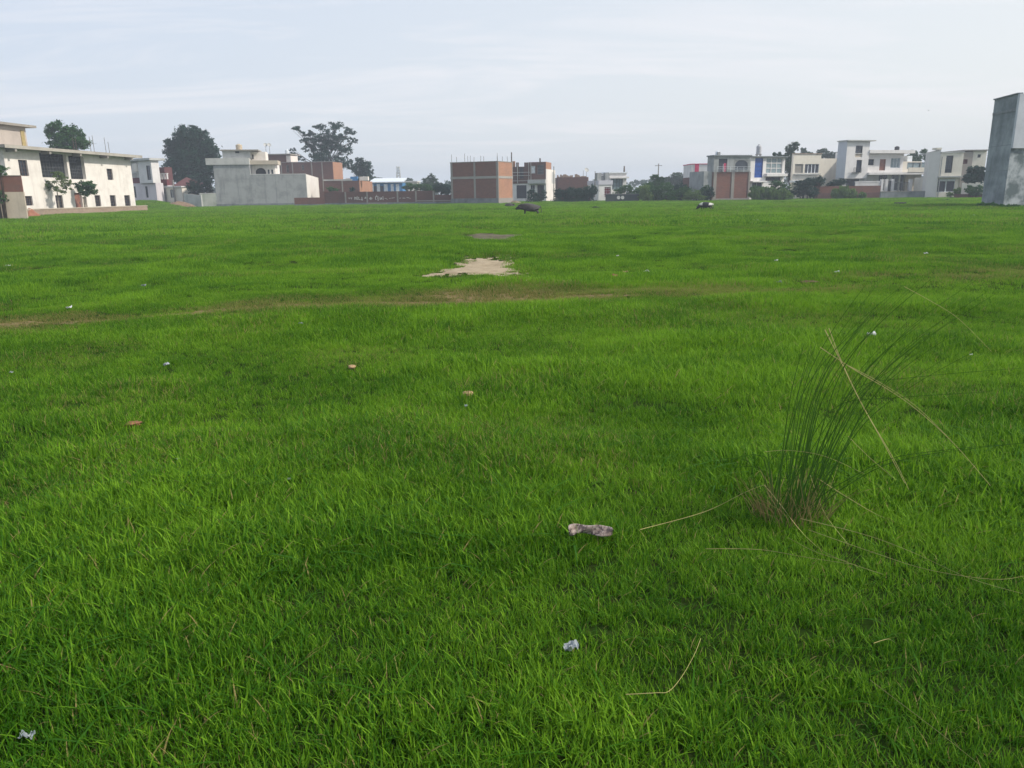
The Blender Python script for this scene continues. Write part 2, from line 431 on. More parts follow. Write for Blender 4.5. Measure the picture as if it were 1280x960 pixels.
def patch(name, maskf, x0, x1, y0, y1, sx, sy, mat, lift=.006, thr=0.0):
    xs = np.arange(x0, x1, sx); ys = np.arange(y0, y1, sy)
    X, Y = np.meshgrid(xs, ys); M = maskf(X, Y); Z = H(X, Y) + lift + .018 * (fbm(X * 3, Y * 3, 61, 3) - .3)
    nx = len(xs); v = np.stack([X, Y, Z], -1).reshape(-1, 3); ok = (M > thr)
    fs = []
    for i in range(len(ys) - 1):
        for j in range(nx - 1):
            if ok[i, j] and ok[i + 1, j] and ok[i, j + 1] and ok[i + 1, j + 1]:
                k = i * nx + j; fs.append((k, k + 1, k + nx + 1, k + nx))
    used = sorted({q for f in fs for q in f}); mp_ = {q: n for n, q in enumerate(used)}
    me = bpy.data.meshes.new(name); me.from_pydata([v[q].tolist() for q in used], [], [tuple(mp_[q] for q in f) for f in fs]); me.update()
    me.polygons.foreach_set('use_smooth', [True] * len(me.polygons)); me.materials.append(mat)
    ob = bpy.data.objects.new(name, me); COL.objects.link(ob); return tag(ob, kind='structure')
def soil(name, a, bcol, sc_=2.0):
    m, nt, b, o = new_mat(name); g = N(nt, 'ShaderNodeNewGeometry')
    n1 = noise(nt, g.outputs['Position'], sc_, 6, .7); n2 = noise(nt, g.outputs['Position'], sc_ * 9, 3)
    c = mixc(nt, rng_node(nt, n1, .35, .65), a, bcol); c = mixc(nt, rng_node(nt, n2, .5, .8, 0, .4), c, tuple(x * .5 for x in a))
    nt.links.new(c, b.inputs['Base Color']); b.inputs['Roughness'].default_value = 1; b.inputs['Specular IOR Level'].default_value = .05
    bp = N(nt, 'ShaderNodeBump'); bp.inputs['Distance'].default_value = .03; nt.links.new(n1, bp.inputs['Height']); nt.links.new(bp.outputs[0], b.inputs['Normal'])
    return m
_c = G(600, 336)
patch('bare_soil', soil_mask, _c.x - 2.4, _c.x + 2.4, _c.y - 3, _c.y + 6, .05, .07, soil('pale_soil', (.25, .20, .13), (.40, .33, .235)), thr=.1)
_c = G(614, 297)
patch('worn_ground', soil_mask, _c.x - 3, _c.x + 3, _c.y - 4, _c.y + 7, .06, .08, soil('worn_soil', (.085, .085, .03), (.16, .14, .07)), lift=.001, thr=-.32)
patch('mud_patch', mud_mask, _c.x - 3, _c.x + 3, _c.y - 7, _c.y + 7, .08, .1, soil('wet_mud', (.07, .06, .035), (.15, .135, .095), 1.2))
patch('dirt_path', trail_mask, -13, 17, 9.5, 24, .05, .05, soil('trail_soil', (.13, .10, .05), (.22, .165, .085), 1.4), thr=.12)

# ------------------------------------------------------------------ grass: one mass of instanced tufts
def grass_material():
    m, nt, b, o = new_mat('grass_blades')
    fac, mid, g = green_nodes(nt)
    at = N(nt, 'ShaderNodeAttribute', attribute_name='rnd'); oi = N(nt, 'ShaderNodeObjectInfo')
    ad = N(nt, 'ShaderNodeAttribute', attribute_name='dry', attribute_type='INSTANCER')
    f2 = N(nt, 'ShaderNodeMath', operation='ADD'); nt.links.new(fac, f2.inputs[0])
    nt.links.new(rng_node(nt, at.outputs['Fac'], 0, 1, -.5, .75), f2.inputs[1])
    f3 = N(nt, 'ShaderNodeMath', operation='ADD', use_clamp=True); nt.links.new(f2.outputs[0], f3.inputs[0])
    nt.links.new(rng_node(nt, oi.outputs['Random'], 0, 1, -.15, .2), f3.inputs[1])
    c = mixc(nt, f3.outputs[0], LUSH, SUNNY)
    # a few straw-coloured blades, more of them on the trail
    th = N(nt, 'ShaderNodeMath', operation='SUBTRACT'); th.inputs[0].default_value = 1.035
    nt.links.new(rng_node(nt, ad.outputs['Fac'], 0, 1, .045, .7), th.inputs[1])
    gt = N(nt, 'ShaderNodeMath', operation='GREATER_THAN'); nt.links.new(at.outputs['Fac'], gt.inputs[0]); nt.links.new(th.outputs[0], gt.inputs[1])
    c = mixc(nt, gt.outputs[0], c, DRYC)
    nt.links.new(c, b.inputs['Base Color']); b.inputs['Roughness'].default_value = .6; b.inputs['Specular IOR Level'].default_value = .12
    tr = N(nt, 'ShaderNodeBsdfTranslucent'); nt.links.new(c, tr.inputs[0])
    ms = N(nt, 'ShaderNodeMixShader'); ms.inputs[0].default_value = .42
    nt.links.new(b.outputs[0], ms.inputs[1]); nt.links.new(tr.outputs[0], ms.inputs[2]); nt.links.new(ms.outputs[0], o.inputs[0])
    return m
GRASS = grass_material()
def blades_mesh(name, n, spread, l0, l1, wdt, lean=.5, seg=3, mat=GRASS, rs=None):
    r = rs or random
    v = []; f = []; rv = []
    for _ in range(n):
        a = r.uniform(0, 6.283); q = spread * math.sqrt(r.random())
        bx, by = q * math.cos(a), q * math.sin(a)
        L = r.uniform(l0, l1) * (1.25 if r.random() < .12 else 1); d = r.uniform(0, 6.283); ln = r.uniform(.08, lean) * (1.6 if r.random() < .15 else 1)
        cxx, sxx = math.cos(d), math.sin(d); ph = d + 1.57 + r.uniform(-.6, .6); wx, wy = math.cos(ph), math.sin(ph)
        ww = wdt * r.uniform(.6, 1.25); rnd = r.random(); i = len(v); droop = r.uniform(.2, 1.0)
        for k in range(seg + 1):
            t = k / seg; out_ = L * ln * (t * .6 + t * t * droop); up = L * (t - .38 * droop * ln * t * t * t)
            hw = ww * .5 * (1 - t ** 1.8) + .0001
            x, y = bx + cxx * out_, by + sxx * out_
            if k < seg:
                v += [(x - wx * hw, y - wy * hw, up - .01), (x + wx * hw, y + wy * hw, up - .01)]; rv += [rnd, rnd]
            else: v.append((x, y, up - .01)); rv.append(rnd)
        for k in range(seg - 1): f.append((i + 2 * k, i + 2 * k + 1, i + 2 * k + 3, i + 2 * k + 2))
        f.append((i + 2 * seg - 2, i + 2 * seg - 1, i + 2 * seg))
    me = bpy.data.meshes.new(name); me.from_pydata(v, [], f); me.update()
    me.attributes.new('rnd', 'FLOAT', 'POINT').data.foreach_set('value', rv)
    me.materials.append(mat); me.polygons.foreach_set('use_smooth', [True] * len(me.polygons))
    return me
protos = bpy.data.collections.new('grass_tufts')
specs = []
rs_ = random.Random(3)
for k in range(7): specs.append((26, .075, .035, .105, .0072, .85, 4))
for k in range(2): specs.append((9, .05, .05, .11, .013, 1.2, 4))       # broader leaves
for k in range(5): specs.append((46, .20, .05, .13, .0085, .85, 3))
for k in range(5): specs.append((60, .52, .08, .17, .022, .6, 2))
for k, (n, sp, l0, l1, wd, ln, sg) in enumerate(specs):
    name = 'tuft_%02d' % k
    protos.objects.link(bpy.data.objects.new(name, blades_mesh(name, n, sp, l0, l1, wd, ln, sg, rs=rs_)))
def scatter(r_0, r_1, half_deg, dens):
    a = rad(half_deg); area = a * (r_1 ** 2 - r_0 ** 2); n = int(area * dens)
    r = np.sqrt(rng.uniform(r_0 ** 2, r_1 ** 2, n)); t = rng.uniform(-a, a, n)
    return r * np.sin(t), r * np.cos(t)
P, IDX, SCL, DRY, ROT = [], [], [], [], []
for (ra, rb, hd, dens, idxs) in ((1.6, 7, 50, 460, [0, 1, 2, 3, 4, 5, 6, 0, 1, 2, 3, 4, 5, 6, 0, 2, 4, 7, 8]), (7, 17, 46, 270, [0, 1, 2, 3, 4, 5, 6]), (17, 45, 42, 50, list(range(9, 14))), (45, 172, 41, 7.0, list(range(14, 19)))):
    x, y = scatter(ra, rb, hd, dens)
    hf = .50 + 1.35 * sstep(.3, .75, fbm(x * .42, y * .6, 71, 3)) * (.45 + fbm(x * .13, y * .2, 72, 2))
    hf *= rng.uniform(.75, 1.2, len(x))
    tb = np.maximum(np.clip(1.3 - np.abs(y - path_center(x) - .35) / 1.3, 0, 1) * sstep(.25, .6, fbm(x * .5, y * 1.2, 55, 3)), np.clip(1.6 - np.hypot((x + .4) / 2.6, (y - path_center(x) - .3) / 1.2), 0, 1)); tm = np.clip(trail_mask(x, y) + .3, 0, 1); sm = soil_mask(x, y); mm = mud_mask(x, y)
    keep = (sm < rng.uniform(-.35, .55, len(x)) ** 1) & (mm < rng.uniform(-.3, .2, len(x))) & ~((tm > .35) & (rng.random(len(x)) < .55 * tm))
    hf *= 1 - .45 * np.maximum(tm, tb); hf *= 1 - .6 * np.clip(sm + .5, 0, 1)
    dry = np.clip(tm * .6 + .75 * tb + .22 * sstep(.55, .75, fbm(x * .5 + 3, y * .5, 73, 3)) + .3 * np.clip(sm + .6, 0, 1), 0, 1)
    z = H(x, y); k = keep
    P.append(np.stack([x, y, z], -1)[k]); SCL.append(np.clip(hf, .7, 1.9)[k]); DRY.append(dry[k])
    IDX.append(rng.choice(idxs, k.sum())); ROT.append(rng.uniform(0, 6.283, k.sum()))
P = np.concatenate(P); SCL = np.concatenate(SCL); DRY = np.concatenate(DRY); IDX = np.concatenate(IDX); ROT = np.concatenate(ROT)
gme = bpy.data.meshes.new('grass'); gme.vertices.add(len(P)); gme.vertices.foreach_set('co', P.astype(np.float32).ravel())
for nm, ty, dat in (('scl', 'FLOAT', SCL.astype(np.float32)), ('dry', 'FLOAT', DRY.astype(np.float32)), ('idx', 'INT', IDX.astype(np.int32)), ('rot', 'FLOAT', ROT.astype(np.float32))):
    gme.attributes.new(nm, ty, 'POINT').data.foreach_set('value', dat)
gme.update(); gme.materials.append(GRASS)
grass = bpy.data.objects.new('grass', gme); COL.objects.link(grass)
tag(grass, 'bright green short grass covering the open field', 'grass', kind='stuff')
ng = bpy.data.node_groups.new('scatter_tufts', 'GeometryNodeTree')
ng.interface.new_socket('Geometry', in_out='INPUT', socket_type='NodeSocketGeometry')
ng.interface.new_socket('Geometry', in_out='OUTPUT', socket_type='NodeSocketGeometry')
gi = ng.nodes.new('NodeGroupInput'); go = ng.nodes.new('NodeGroupOutput')
iop = ng.nodes.new('GeometryNodeInstanceOnPoints'); ci = ng.nodes.new('GeometryNodeCollectionInfo')
ci.inputs['Collection'].default_value = protos; ci.inputs['Separate Children'].default_value = True; ci.inputs['Reset Children'].default_value = True
def named(nm, ty):
    n = ng.nodes.new('GeometryNodeInputNamedAttribute'); n.data_type = ty; n.inputs['Name'].default_value = nm
    return next(s_ for s_ in n.outputs if s_.name == 'Attribute' and s_.enabled)
iop.inputs['Pick Instance'].default_value = True
ng.links.new(gi.outputs[0], iop.inputs['Points']); ng.links.new(ci.outputs[0], iop.inputs['Instance'])
ng.links.new(named('idx', 'INT'), iop.inputs['Instance Index'])
cx_ = ng.nodes.new('ShaderNodeCombineXYZ'); ng.links.new(named('rot', 'FLOAT'), cx_.inputs[2]); ng.links.new(cx_.outputs[0], iop.inputs['Rotation'])
ng.links.new(named('scl', 'FLOAT'), iop.inputs['Scale']); ng.links.new(iop.outputs[0], go.inputs[0])
grass.modifiers.new('scatter', 'NODES').node_group = ng

# ------------------------------------------------------------------ trees and bushes
F_DARK = foliage('dark_leaves', (.012, .042, .030), (.032, .085, .052), .2)
F_MID = foliage('mid_leaves', (.028, .092, .030), (.08, .17, .05))
F_LIGHT = foliage('light_leaves', (.07, .13, .035), (.15, .20, .06), .35)
F_OLIVE = foliage('reed_leaves', (.075, .15, .04), (.17, .25, .075), .35)
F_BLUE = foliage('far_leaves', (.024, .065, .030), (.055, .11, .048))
BARK = plain('bark', (.06, .048, .038), .95, spec=.05); BARK_PALE = plain('pale_bark', (.28, .25, .21), .9)
LEAF_MULT = 3.0
def leaf_cloud(name, lobes, n, size, mat, parent, rr, hollow=.35, squash=1.0, seg_up=0.0):
    """many leaf-sized faces through the volume of uneven lobes (centre, rx, ry, rz)"""
    n = int(n * LEAF_MULT); size = size * .72; tot = sum(l[1] * l[3] for l in lobes); v = []; f = []; rv = []
    for (c, rx, ry, rz) in lobes:
        k = max(8, int(n * rx * rz / tot)); nsub = max(3, k // 26)
        subs = []
        for _ in range(nsub):
            d = Vector((rr.gauss(0, 1), rr.gauss(0, 1), rr.gauss(0, 1))).normalized(); q = (hollow + (1.02 - hollow) * rr.random() ** .6)
            subs.append((Vector((d.x * rx * q, d.y * ry * q, d.z * rz * q)), rr.uniform(.14, .30), rr.random()))
        for _ in range(k):
            s_, sr, sv = rr.choice(subs)
            p = Vector(c) + s_ + Vector((rr.gauss(0, rx * sr * .55), rr.gauss(0, ry * sr * .55), rr.gauss(0, rz * sr * .45)))
            nrm = Vector((rr.gauss(0, 1), rr.gauss(0, 1), rr.gauss(.5, 1))).normalized()
            a = nrm.orthogonal().normalized(); a.rotate(Matrix.Rotation(rr.uniform(0, 6.28), 3, nrm)); bb = nrm.cross(a)
            L = size * rr.uniform(.55, 1.35); W = L * rr.uniform(.35, .65); i = len(v)
            if seg_up: a = (a + Vector((0, 0, seg_up))).normalized()
            v += [tuple(p - a * L * .5), tuple(p + bb * W * .5), tuple(p + a * L * .5), tuple(p - bb * W * .5)]
            f.append((i, i + 1, i + 2, i + 3)); x = .6 * sv + .4 * rr.random(); rv += [x] * 4
    me = bpy.data.meshes.new(name); me.from_pydata(v, [], f); me.update()
    me.attributes.new('rnd', 'FLOAT', 'POINT').data.foreach_set('value', rv); me.materials.append(mat)
    o = bpy.data.objects.new(name, me); COL.objects.link(o); o.parent = parent; return o
def tree(name, label, cat, base, Y, lobes, n=4000, leaf=.4, mat=F_MID, bark=BARK, trunk_r=.3, depth_f=.8, group=None, hollow=.35, zbase=None, fork=.45):
    """base = picture column of the trunk; lobes in the picture at depth Y: (px, py, rx, ry) pixels"""
    rr = random.Random(hash_str(name + label))
    g = gx(base, Y); g.z = float(H(g.x, g.y)) if zbase is None else zbase
    root = empty(name, g, 0, label, cat, group)
    k = Y / (FPX * math.cos(PITCH)) * 1.0
    L = []
    for (px, py, rx, ry) in lobes:
        p = atY(px, py, Y); sx = (atY(px + rx, py, Y) - p).length; sz = (atY(px, py - ry, Y) - p).length
        p = p - g; p.y += rr.uniform(-.5, .5) * sx * .6
        L.append((p, sx, max(sx, sz) * depth_f, sz))
    m = MB(); zt = max(l[0].z for l in L); zb = min(l[0].z - l[3] for l in L); fk = max(.4, zb + (zt - zb) * .15) if zb > .6 else zt * fork * .4
    mid = sum((l[0] for l in L), Vector()) / len(L)
    F = Vector((mid.x * .4, mid.y * .3, fk))
    m.tube([(0, 0, -.2), (F.x * .3, F.y * .3, fk * .5), tuple(F)], [trunk_r * 1.25, trunk_r, trunk_r * .8], 8)
    for (p, rx, ry, rz) in L:
        q = F.lerp(p, .55) + Vector((rr.uniform(-.2, .2) * rx, rr.uniform(-.2, .2) * rx, .15 * rz))
        m.tube([tuple(F), tuple(q), tuple(p)], [trunk_r * .42, trunk_r * .24, trunk_r * .08], 6)
        for _ in range(3):
            d = Vector((rr.gauss(0, 1) * rx, rr.gauss(0, 1) * ry, abs(rr.gauss(0, 1)) * rz)) * .5
            m.tube([tuple(q), tuple(q.lerp(p + d, .6)), tuple(p + d)], [trunk_r * .16, trunk_r * .09, trunk_r * .03], 4)
    m.build('trunk', bark, root)
    leaf_cloud('crown', L, n, leaf, mat, root, rr, hollow)
    return root
def hash_str(s):
    h = 17
    for ch in s: h = (h * 31 + ord(ch)) % 1000003
    return h
def bush(name, label, lobes, Y, n=900, leaf=.32, mat=F_MID, cat='bush', group=None, upright=0.0):
    px = sum(l[0] for l in lobes) / len(lobes)
    rr = random.Random(hash_str(label)); g = gx(px, Y); g.z = float(H(g.x, g.y))
    root = empty(name, g, 0, label, cat, group); L = []
    for (qx, py, rx, ry) in lobes:
        p = atY(qx, py, Y); sx = (atY(qx + rx, py, Y) - p).length; sz = (atY(qx, py - ry, Y) - p).length
        p = p - g; p.y += rr.uniform(-.3, .3) * sx; L.append((p, sx, max(sx * .8, .6), sz))
    m = MB()
    for (p, rx, ry, rz) in L:
        for _ in range(4):
            q = p + Vector((rr.uniform(-.7, .7) * rx, rr.uniform(-.6, .6) * ry, rr.uniform(-.2, .6) * rz))
            b0 = Vector((p.x * .7 + rr.uniform(-.3, .3) * rx, p.y, -.1))
            m.tube([tuple(b0), tuple(b0.lerp(q, .6)), tuple(q)], [.06, .04, .015], 4)
    m.build('stem', BARK, root)
    leaf_cloud('foliage', L, n, leaf, mat, root, rr, .2, seg_up=upright)
    return root
# ================================================================== buildings, left to right
# --- white two-storey house on the left, its long front seen at a slant
h = House('white_house', 'long white two storey house with slab roof and big dark grille openings, far left', 'house', (10, 97), (166.5, 124))
Z1 = h.uv(163, 197)[1]; W1 = h.W
up_l = h.rect((24, 200, 35, 220)); bal1 = h.rect((51, 192, 84, 222)); bal2 = h.rect((87, 195, 106, 224)); up_r = h.rect((134, 211, 141, 225))
lows = [h.rect(r) for r in ((32, 245, 41, 257), (70, 244, 79, 260), (119, 244, 126, 258), (138, 244, 145, 258), (156, 244, 163, 258))]
door = h.rect((94, 241, 103, 262)); door2 = h.rect((104, 246, 109, 262))
door = (door[0], door[1], .35, door[3]); door2 = (door2[0], door2[1], .35, door2[3])
h.body('wall', WHITE, 0, W1, 0, Z1, 14, [up_l, bal1, bal2, up_r, door, door2] + lows, reveal=.9)
for b_ in (bal1, bal2):
    h.window(b_, GRILLE, DARK, nx=9, nz=7, name='balcony_grille', recess=.5, bar=.07)
for b_ in [up_l, up_r] + lows:
    h.window(b_, plain('brown_frame', (.085, .06, .055), .6), GLASS, nx=3, nz=4, recess=.22, bar=.06)
dd = h.block('door', BROWN, door[0], door[1], .3, .36, door[2], door[3]); h.block('handle', GRILLE, door[1] - .25, door[1] - .15, .24, .3, 1.3, 1.5, dd)
dd = h.block('door', plaster('worn_door', (.35, .30, .25), (.2, .15, .12), .4), door2[0], door2[1], .3, .36, door2[2], door2[3])
h.block('plinth', SLAB, -.02, W1 + .02, -.12, -.003, 0, .35)
rf = h.block('roof', SLAB, -1.2, W1 + 1.3, -1.25, 14.4, Z1 + .003, Z1 + .34)
h.block('fascia', plaster('slab_edge', (.42, .39, .34), (.2, .18, .16), .5), -1.22, W1 + 1.32, -1.3, -1.253, Z1 - .06, Z1 + .30, rf)
for x in np.linspace(.5, W1 - 1.5, 5):
    h.block('beam_end', CONCRETE, x, x + .35, -1.2, -.003, Z1 - .42, Z1 - .003)
a = h.rect((-40, 160, 33, 181), 4.5); zr = h.uv(20, 158, 4.5)[1]
h.body('stair_room', plaster('stair_paint', (.48, .42, .37), (.25, .22, .2), .5), a[0], a[1], Z1 + .345, zr, 5, [], front=4.5)
h.block('stair_room_slab', SLAB, a[0] - .5, a[1] + 1.3, 3.8, 10, zr + .003, zr + .3)
b_ = h.rect((27, 163, 33, 181), 4.4); h.block('stair_room_door', YELLOW, b_[0], b_[1] - .25, 4.40, 4.497, Z1 + .35, b_[3])
h.rebar([(h.uv(p, 190)[0], 3, Z1 + .3) for p in (118, 121, 138, 142, 156, 160)], 3.2, .035)

# low brick kerb wall in front of it
k = House('low_wall', 'low weathered brick wall along the foot of the white two storey house', 'wall', (30, 92), (184, 119))
k.block('wall', BRICK_OLD, 0, k.W, 0, .35, -.2, .78); k.block('coping', TAN, -.03, k.W + .03, -.05, .40, .783, .88)
# boundary wall at the frame's left edge
k = House('boundary_wall', 'half plastered boundary wall with bare brick top at the left edge', 'wall', (-60, 79), (33, 81))
zp = k.uv(10, 240)[1]; zt = k.uv(10, 220)[1]; xb = k.uv(27, 230)[0]
k.block('plaster_base', TAN, 0, k.W, 0, .4, -.2, zp); k.block('brick_top', BRICK, 0, xb, .06, .34, zp + .002, zt)
k.block('coping', SLAB, 0, xb + .03, .02, .38, zt + .002, zt + .08)
p = atY(38, 264, 90.5); p.z = 0
m = MB(); prof = [(1.0, -.1), (.9, .2), (.62, .5), (.32, .8), (.1, .92), (.02, .94)]
m.lathe(prof, 18); m.v = [(x * (1 + .25 * math.sin(3 * math.atan2(y, x) + z)), y * (1 + .2 * math.sin(5 * math.atan2(y, x))), z * (1 + .1 * math.sin(7 * x))) for x, y, z in m.v]
o = m.build('sand_heap', plain('red_sand', (.27, .12, .075), .95), loc=gx(37, 93.2), smooth=True); tag(o, 'small heap of reddish sand beside the half plastered wall', 'sand heap')

# --- pale house with round corner, behind the white house
Zm = 1.3
h = House('round_corner_house', 'pale lilac house with red band behind the end of the white house', 'house', (150, 172), (194, 166), z=Zm)
zt = h.uv(180, 201)[1]; zmid = h.uv(180, 229)[1]
up = h.rect((186, 207, 191, 225)); lw = h.rect((188.5, 231, 193.5, 243))
h.body('ground_storey', plaster('lilac_paint', (.66, .61, .63), (.4, .36, .38), .4), 0, h.W, -1.5, zmid, 1.8, [h.rect((166, 233, 170, 247)), h.rect((182, 233, 185, 247))])
h.body('upper_storey', WHITE2, h.uv(176, 215)[0], h.W, zmid + .004, zt, 1.8, [up], front=-.5)
h.body('upper_wing', WHITE2, 0, h.uv(176, 215)[0] - .01, zmid + .004, zt, 1.6, [h.rect((166, 206, 170, 213), .8)], front=.8)
h.window(up, GRILLE, GLASS, front=-.5, nx=1, nz=4)
h.window(h.rect((166, 206, 170, 213), .8), GRILLE, GLASS, front=.8)
h.window(h.rect((166, 233, 170, 247)), GRILLE, GLASS); h.window(h.rect((182, 233, 185, 247)), GRILLE, GLASS)
h.block('roof', CEMENT_PALE, -.4, h.W + .5, -1.1, 2.5, zt + .003, zt + .45)
r_ = h.rect((160, 222, 174, 229)); h.block('red_band', MAROON, 0, h.uv(175, 225)[0], .55, .795, r_[2], r_[3] - .05)
bal = h.rect((165, 216, 176, 221)); m = MB()
for i in range(7):
    x = bal[0] + (bal[1] - bal[0]) * i / 6; m.box(x - .09, x + .09, -.15, .05, r_[3], bal[3] - .15)
m.box(bal[0] - .1, bal[1] + .1, -.2, .1, bal[3] - .15, bal[3]); m.build('balustrade', WHITE2, h.root)
MB().lathe([(1.0, 0), (1.05, .1), (1.05, 1.5), (.85, 1.75), (.4, 1.85)], 16).build('round_tank', WHITE, h.root, loc=(h.uv(171, 210)[0], .2, h.uv(171, 215)[1] ))

# --- maroon-and-white house next to it
h = House('maroon_house', 'brown and maroon house with white balcony balusters left of the big dark tree', 'house', (193.5, 170), (236, 166), z=Zm)
zt = h.uv(202, 209)[1]; zb = h.uv(202, 224)[1]
h.body('wall', plaster('grey_lilac', (.52, .50, .53), (.33, .31, .34), .3), 0, h.uv(210, 240)[0], -1.5, zb - 1.3, 2, [h.rect((201, 231, 205.5, 242))])
h.window(h.rect((201, 231, 205.5, 242)), GRILLE, GLASS)
h.body('upper_wall', MAROON_SOFT, 0, h.uv(206, 216)[0], zb - 1.29, zt, 2, [])
h.block('maroon_band', MAROON, 0, h.uv(212, 228)[0], -.7, -.003, zb - 1.28, zb - .1)
m = MB(); xa, xb = .1, h.uv(211, 220)[0]; z0, z1 = zb - .05, h.uv(202, 217)[1]
for i in range(6):
    x = xa + (xb - xa) * i / 5; m.box(x - .14, x + .14, -.6, -.3, z0, z1 - .15)
m.box(xa - .2, xb + .2, -.65, -.25, z1 - .15, z1 + .05); m.build('balustrade', WHITE2, h.root)
xa, xb = h.uv(210, 225)[0], h.W; z0, z1 = h.uv(214, 221)[1], h.uv(232, 231)[1]; ze = h.uv(222, 232)[1]
m = MB(); m.quad((xa, 1, ze), (xb, 1, ze - .1), (xb, 5, ze + .3), (xa, 5, z0)); m.quad((xa, 1, ze - .2), (xa, 5, z0 - .2), (xb, 5, ze + .1), (xb, 1, ze - .3))
m.quad((xa, 1, ze - .2), (xb, 1, ze - .3), (xb, 1, ze - .1), (xa, 1, ze)); m.build('sloping_roof', MAROON_SOFT, h.root)
xa, xb = h.uv(210, 240)[0] + .01, h.uv(230, 240)[0]
h.body('annex', CREAM, xa, xb, -1.5, ze - .35, 3.5, [h.rect((213, 237, 219, 247), -.5)], front=-.5)
h.window(h.rect((213, 237, 219, 247), -.5), GRILLE, CEMENT, front=-.5, name='annex_door', nx=2, nz=1)
h.block('annex_roof', WHITE2, xa - .2, xb + .2, -.8, 3.2, ze - .345, ze - .1)
for px in (221.5,): h.block('post', CONCRETE, h.uv(px, 240)[0] - .1, h.uv(px, 240)[0] + .1, -.9, -.7, -1.4, h.uv(px, 225)[1])

k = House('low_wall', 'short pale plastered wall under the bushes of the big dark tree', 'wall', (231, 158), (252, 156)); zt = k.uv(240, 243)[1]
m = MB(); W_ = k.W; m.v = [(0, 0, -.3), (W_, 0, -.3), (W_, .3, -.3), (0, .3, -.3), (0, 0, zt + .15), (W_, 0, zt - .2), (W_, .3, zt - .2), (0, .3, zt + .15)]
m.f = [(0, 3, 2, 1), (4, 5, 6, 7), (0, 1, 5, 4), (1, 2, 6, 5), (2, 3, 7, 6), (3, 0, 4, 7)]; m.build('wall', CEMENT_PALE, k.root)
k.block('footing', CONCRETE, -.05, W_ + .05, -.08, .38, -.3, .12)
k = House('low_wall', 'mossy grey wall joining the left corner of the grey rendered house', 'wall', (251, 157), (271, 160)); zt = k.uv(260, 242)[1]
k.block('wall', plaster('mossy_cement', (.26, .28, .26), (.10, .13, .09), .7), 0, k.W, 0, .3, -.3, zt); k.block('coping', CEMENT, -.03, k.W + .03, -.05, .35, zt + .002, zt + .12)
m = MB().lathe([(2.2, -.3), (1.7, .3), (.9, .75), (.3, .95), (.02, 1.0)], 20)
m.v = [(x * (1.5 + .3 * math.sin(4 * math.atan2(y, x) + 1)), y * (1 + .3 * math.sin(3 * math.atan2(y, x))), z * (1 + .15 * math.sin(9 * x))) for x, y, z in m.v]
g = gx(222, 150); g.z = float(H(g.x, g.y)) - .1
tag(m.build('earth_heap', plain('red_earth', (.19, .13, .085), .95), loc=g, smooth=True), 'reddish earth heap on the grassy rise before the cream annex', 'earth heap')

# --- grey rendered house
h = House('grey_house', 'grey cement rendered house with white arched upper storey and white end wall', 'house', (269, 160), (383, 163))
zl = h.uv(285, 198.5)[1]; zw = h.uv(348, 218)[1]; xs_ = h.uv(312.5, 215)[0]
dep = h.ydepth(h.W, 408, 235)
h.body('tall_wall', CEMENT, 0, xs_, -.3, zl, 12, [])
h.body('long_wall', CEMENT, xs_ + .003, h.W, -.3, zw, dep, [], front=.004)
h.block('end_wall', WHITE, h.W + .003, h.W + .09, .02, dep - .05, -.3, zw + .01)
h.block('wall_cap', WHITE2, xs_ + .02, h.W + .1, -.04, .16, zw + .004, zw + .10)
a = h.rect((257, 199, 275, 206), -.2); h.block('roof_overhang', CEMENT_PALE, a[0], xs_ + .05, -.25, 11, a[2], zl + .12)
h.block('footing', CEMENT_DARK, -.05, h.W, -.16, -.003, -.3, .55)
a = h.rect((278, 188.5, 313, 199), 1.2); h.body('roof_room', CEMENT_PALE, a[0], a[1], zl + .13, a[3], 5, [], front=1.2)
v_ = h.rect((294, 188.5, 299, 191.5), 1.1); h.block('vent', DARK, v_[0], v_[1], 1.14, 1.197, v_[2], v_[3] - .1)
h.block('roof_room_slab', SLAB, a[0] - .4, a[1] + 1.6, .7, 6.4, a[3] + .003, a[3] + .22)
b_ = h.rect((313, 191, 327, 202), 3); wd_ = h.rect((314, 193, 317, 199), 3)
h.body('roof_room_end', WHITE, a[1] + .003, b_[1] + .8, zl - .5, a[3] - .1, 4, [wd_], front=3); h.window(wd_, GRILLE, GLASS, front=3)
# arched white upper storey, set back behind the long wall
fr = 2.2; c_ = h.rect((313, 205, 344, 219), fr); ar = h.rect((319.5, 210, 332.5, 219), fr)
w1_ = h.rect((334.7, 212, 337, 217.5), fr); w2_ = h.rect((339, 212, 341.6, 217.5), fr)
h.body('upper_storey', WHITE, xs_ + .01, c_[1], zw - 2.5, c_[3], 8, [(ar[0], ar[1], ar[2], ar[3]), w1_, w2_], front=fr)
m = MB(); cx0 = (ar[0] + ar[1]) / 2; rx0 = (ar[1] - ar[0]) / 2; zc = ar[2] + (ar[3] - ar[2]) * .35; rz0 = ar[3] - zc
for sgn in (-1, 1):
    pts = [(cx0 + sgn * rx0 * math.cos(t), zc + rz0 * math.sin(t)) for t in np.linspace(0, math.pi / 2, 9)]
    for i in range(8):
        m.quad((pts[i][0], fr + .02, pts[i][1]), (pts[i + 1][0], fr + .02, pts[i + 1][1]), (pts[i + 1][0], fr + .02, ar[3]), (cx0 + sgn * rx0, fr + .02, ar[3]), )
m.build('arch', WHITE, h.root)
h.block('arch_dark_back', DARK, ar[0] - .1, ar[1] + .1, fr + .6, fr + .7, ar[2], ar[3] + .1)  # dark panel painting the shade inside the arch
for q in (w1_, w2_): h.window(q, GRILLE, GLASS, front=fr, nx=1)
s_ = h.rect((312, 200.5, 347, 205.5), .9); h.block('balcony_slab', TAN, xs_ + .02, s_[1], .9, 6, s_[2], s_[3])
GH = h
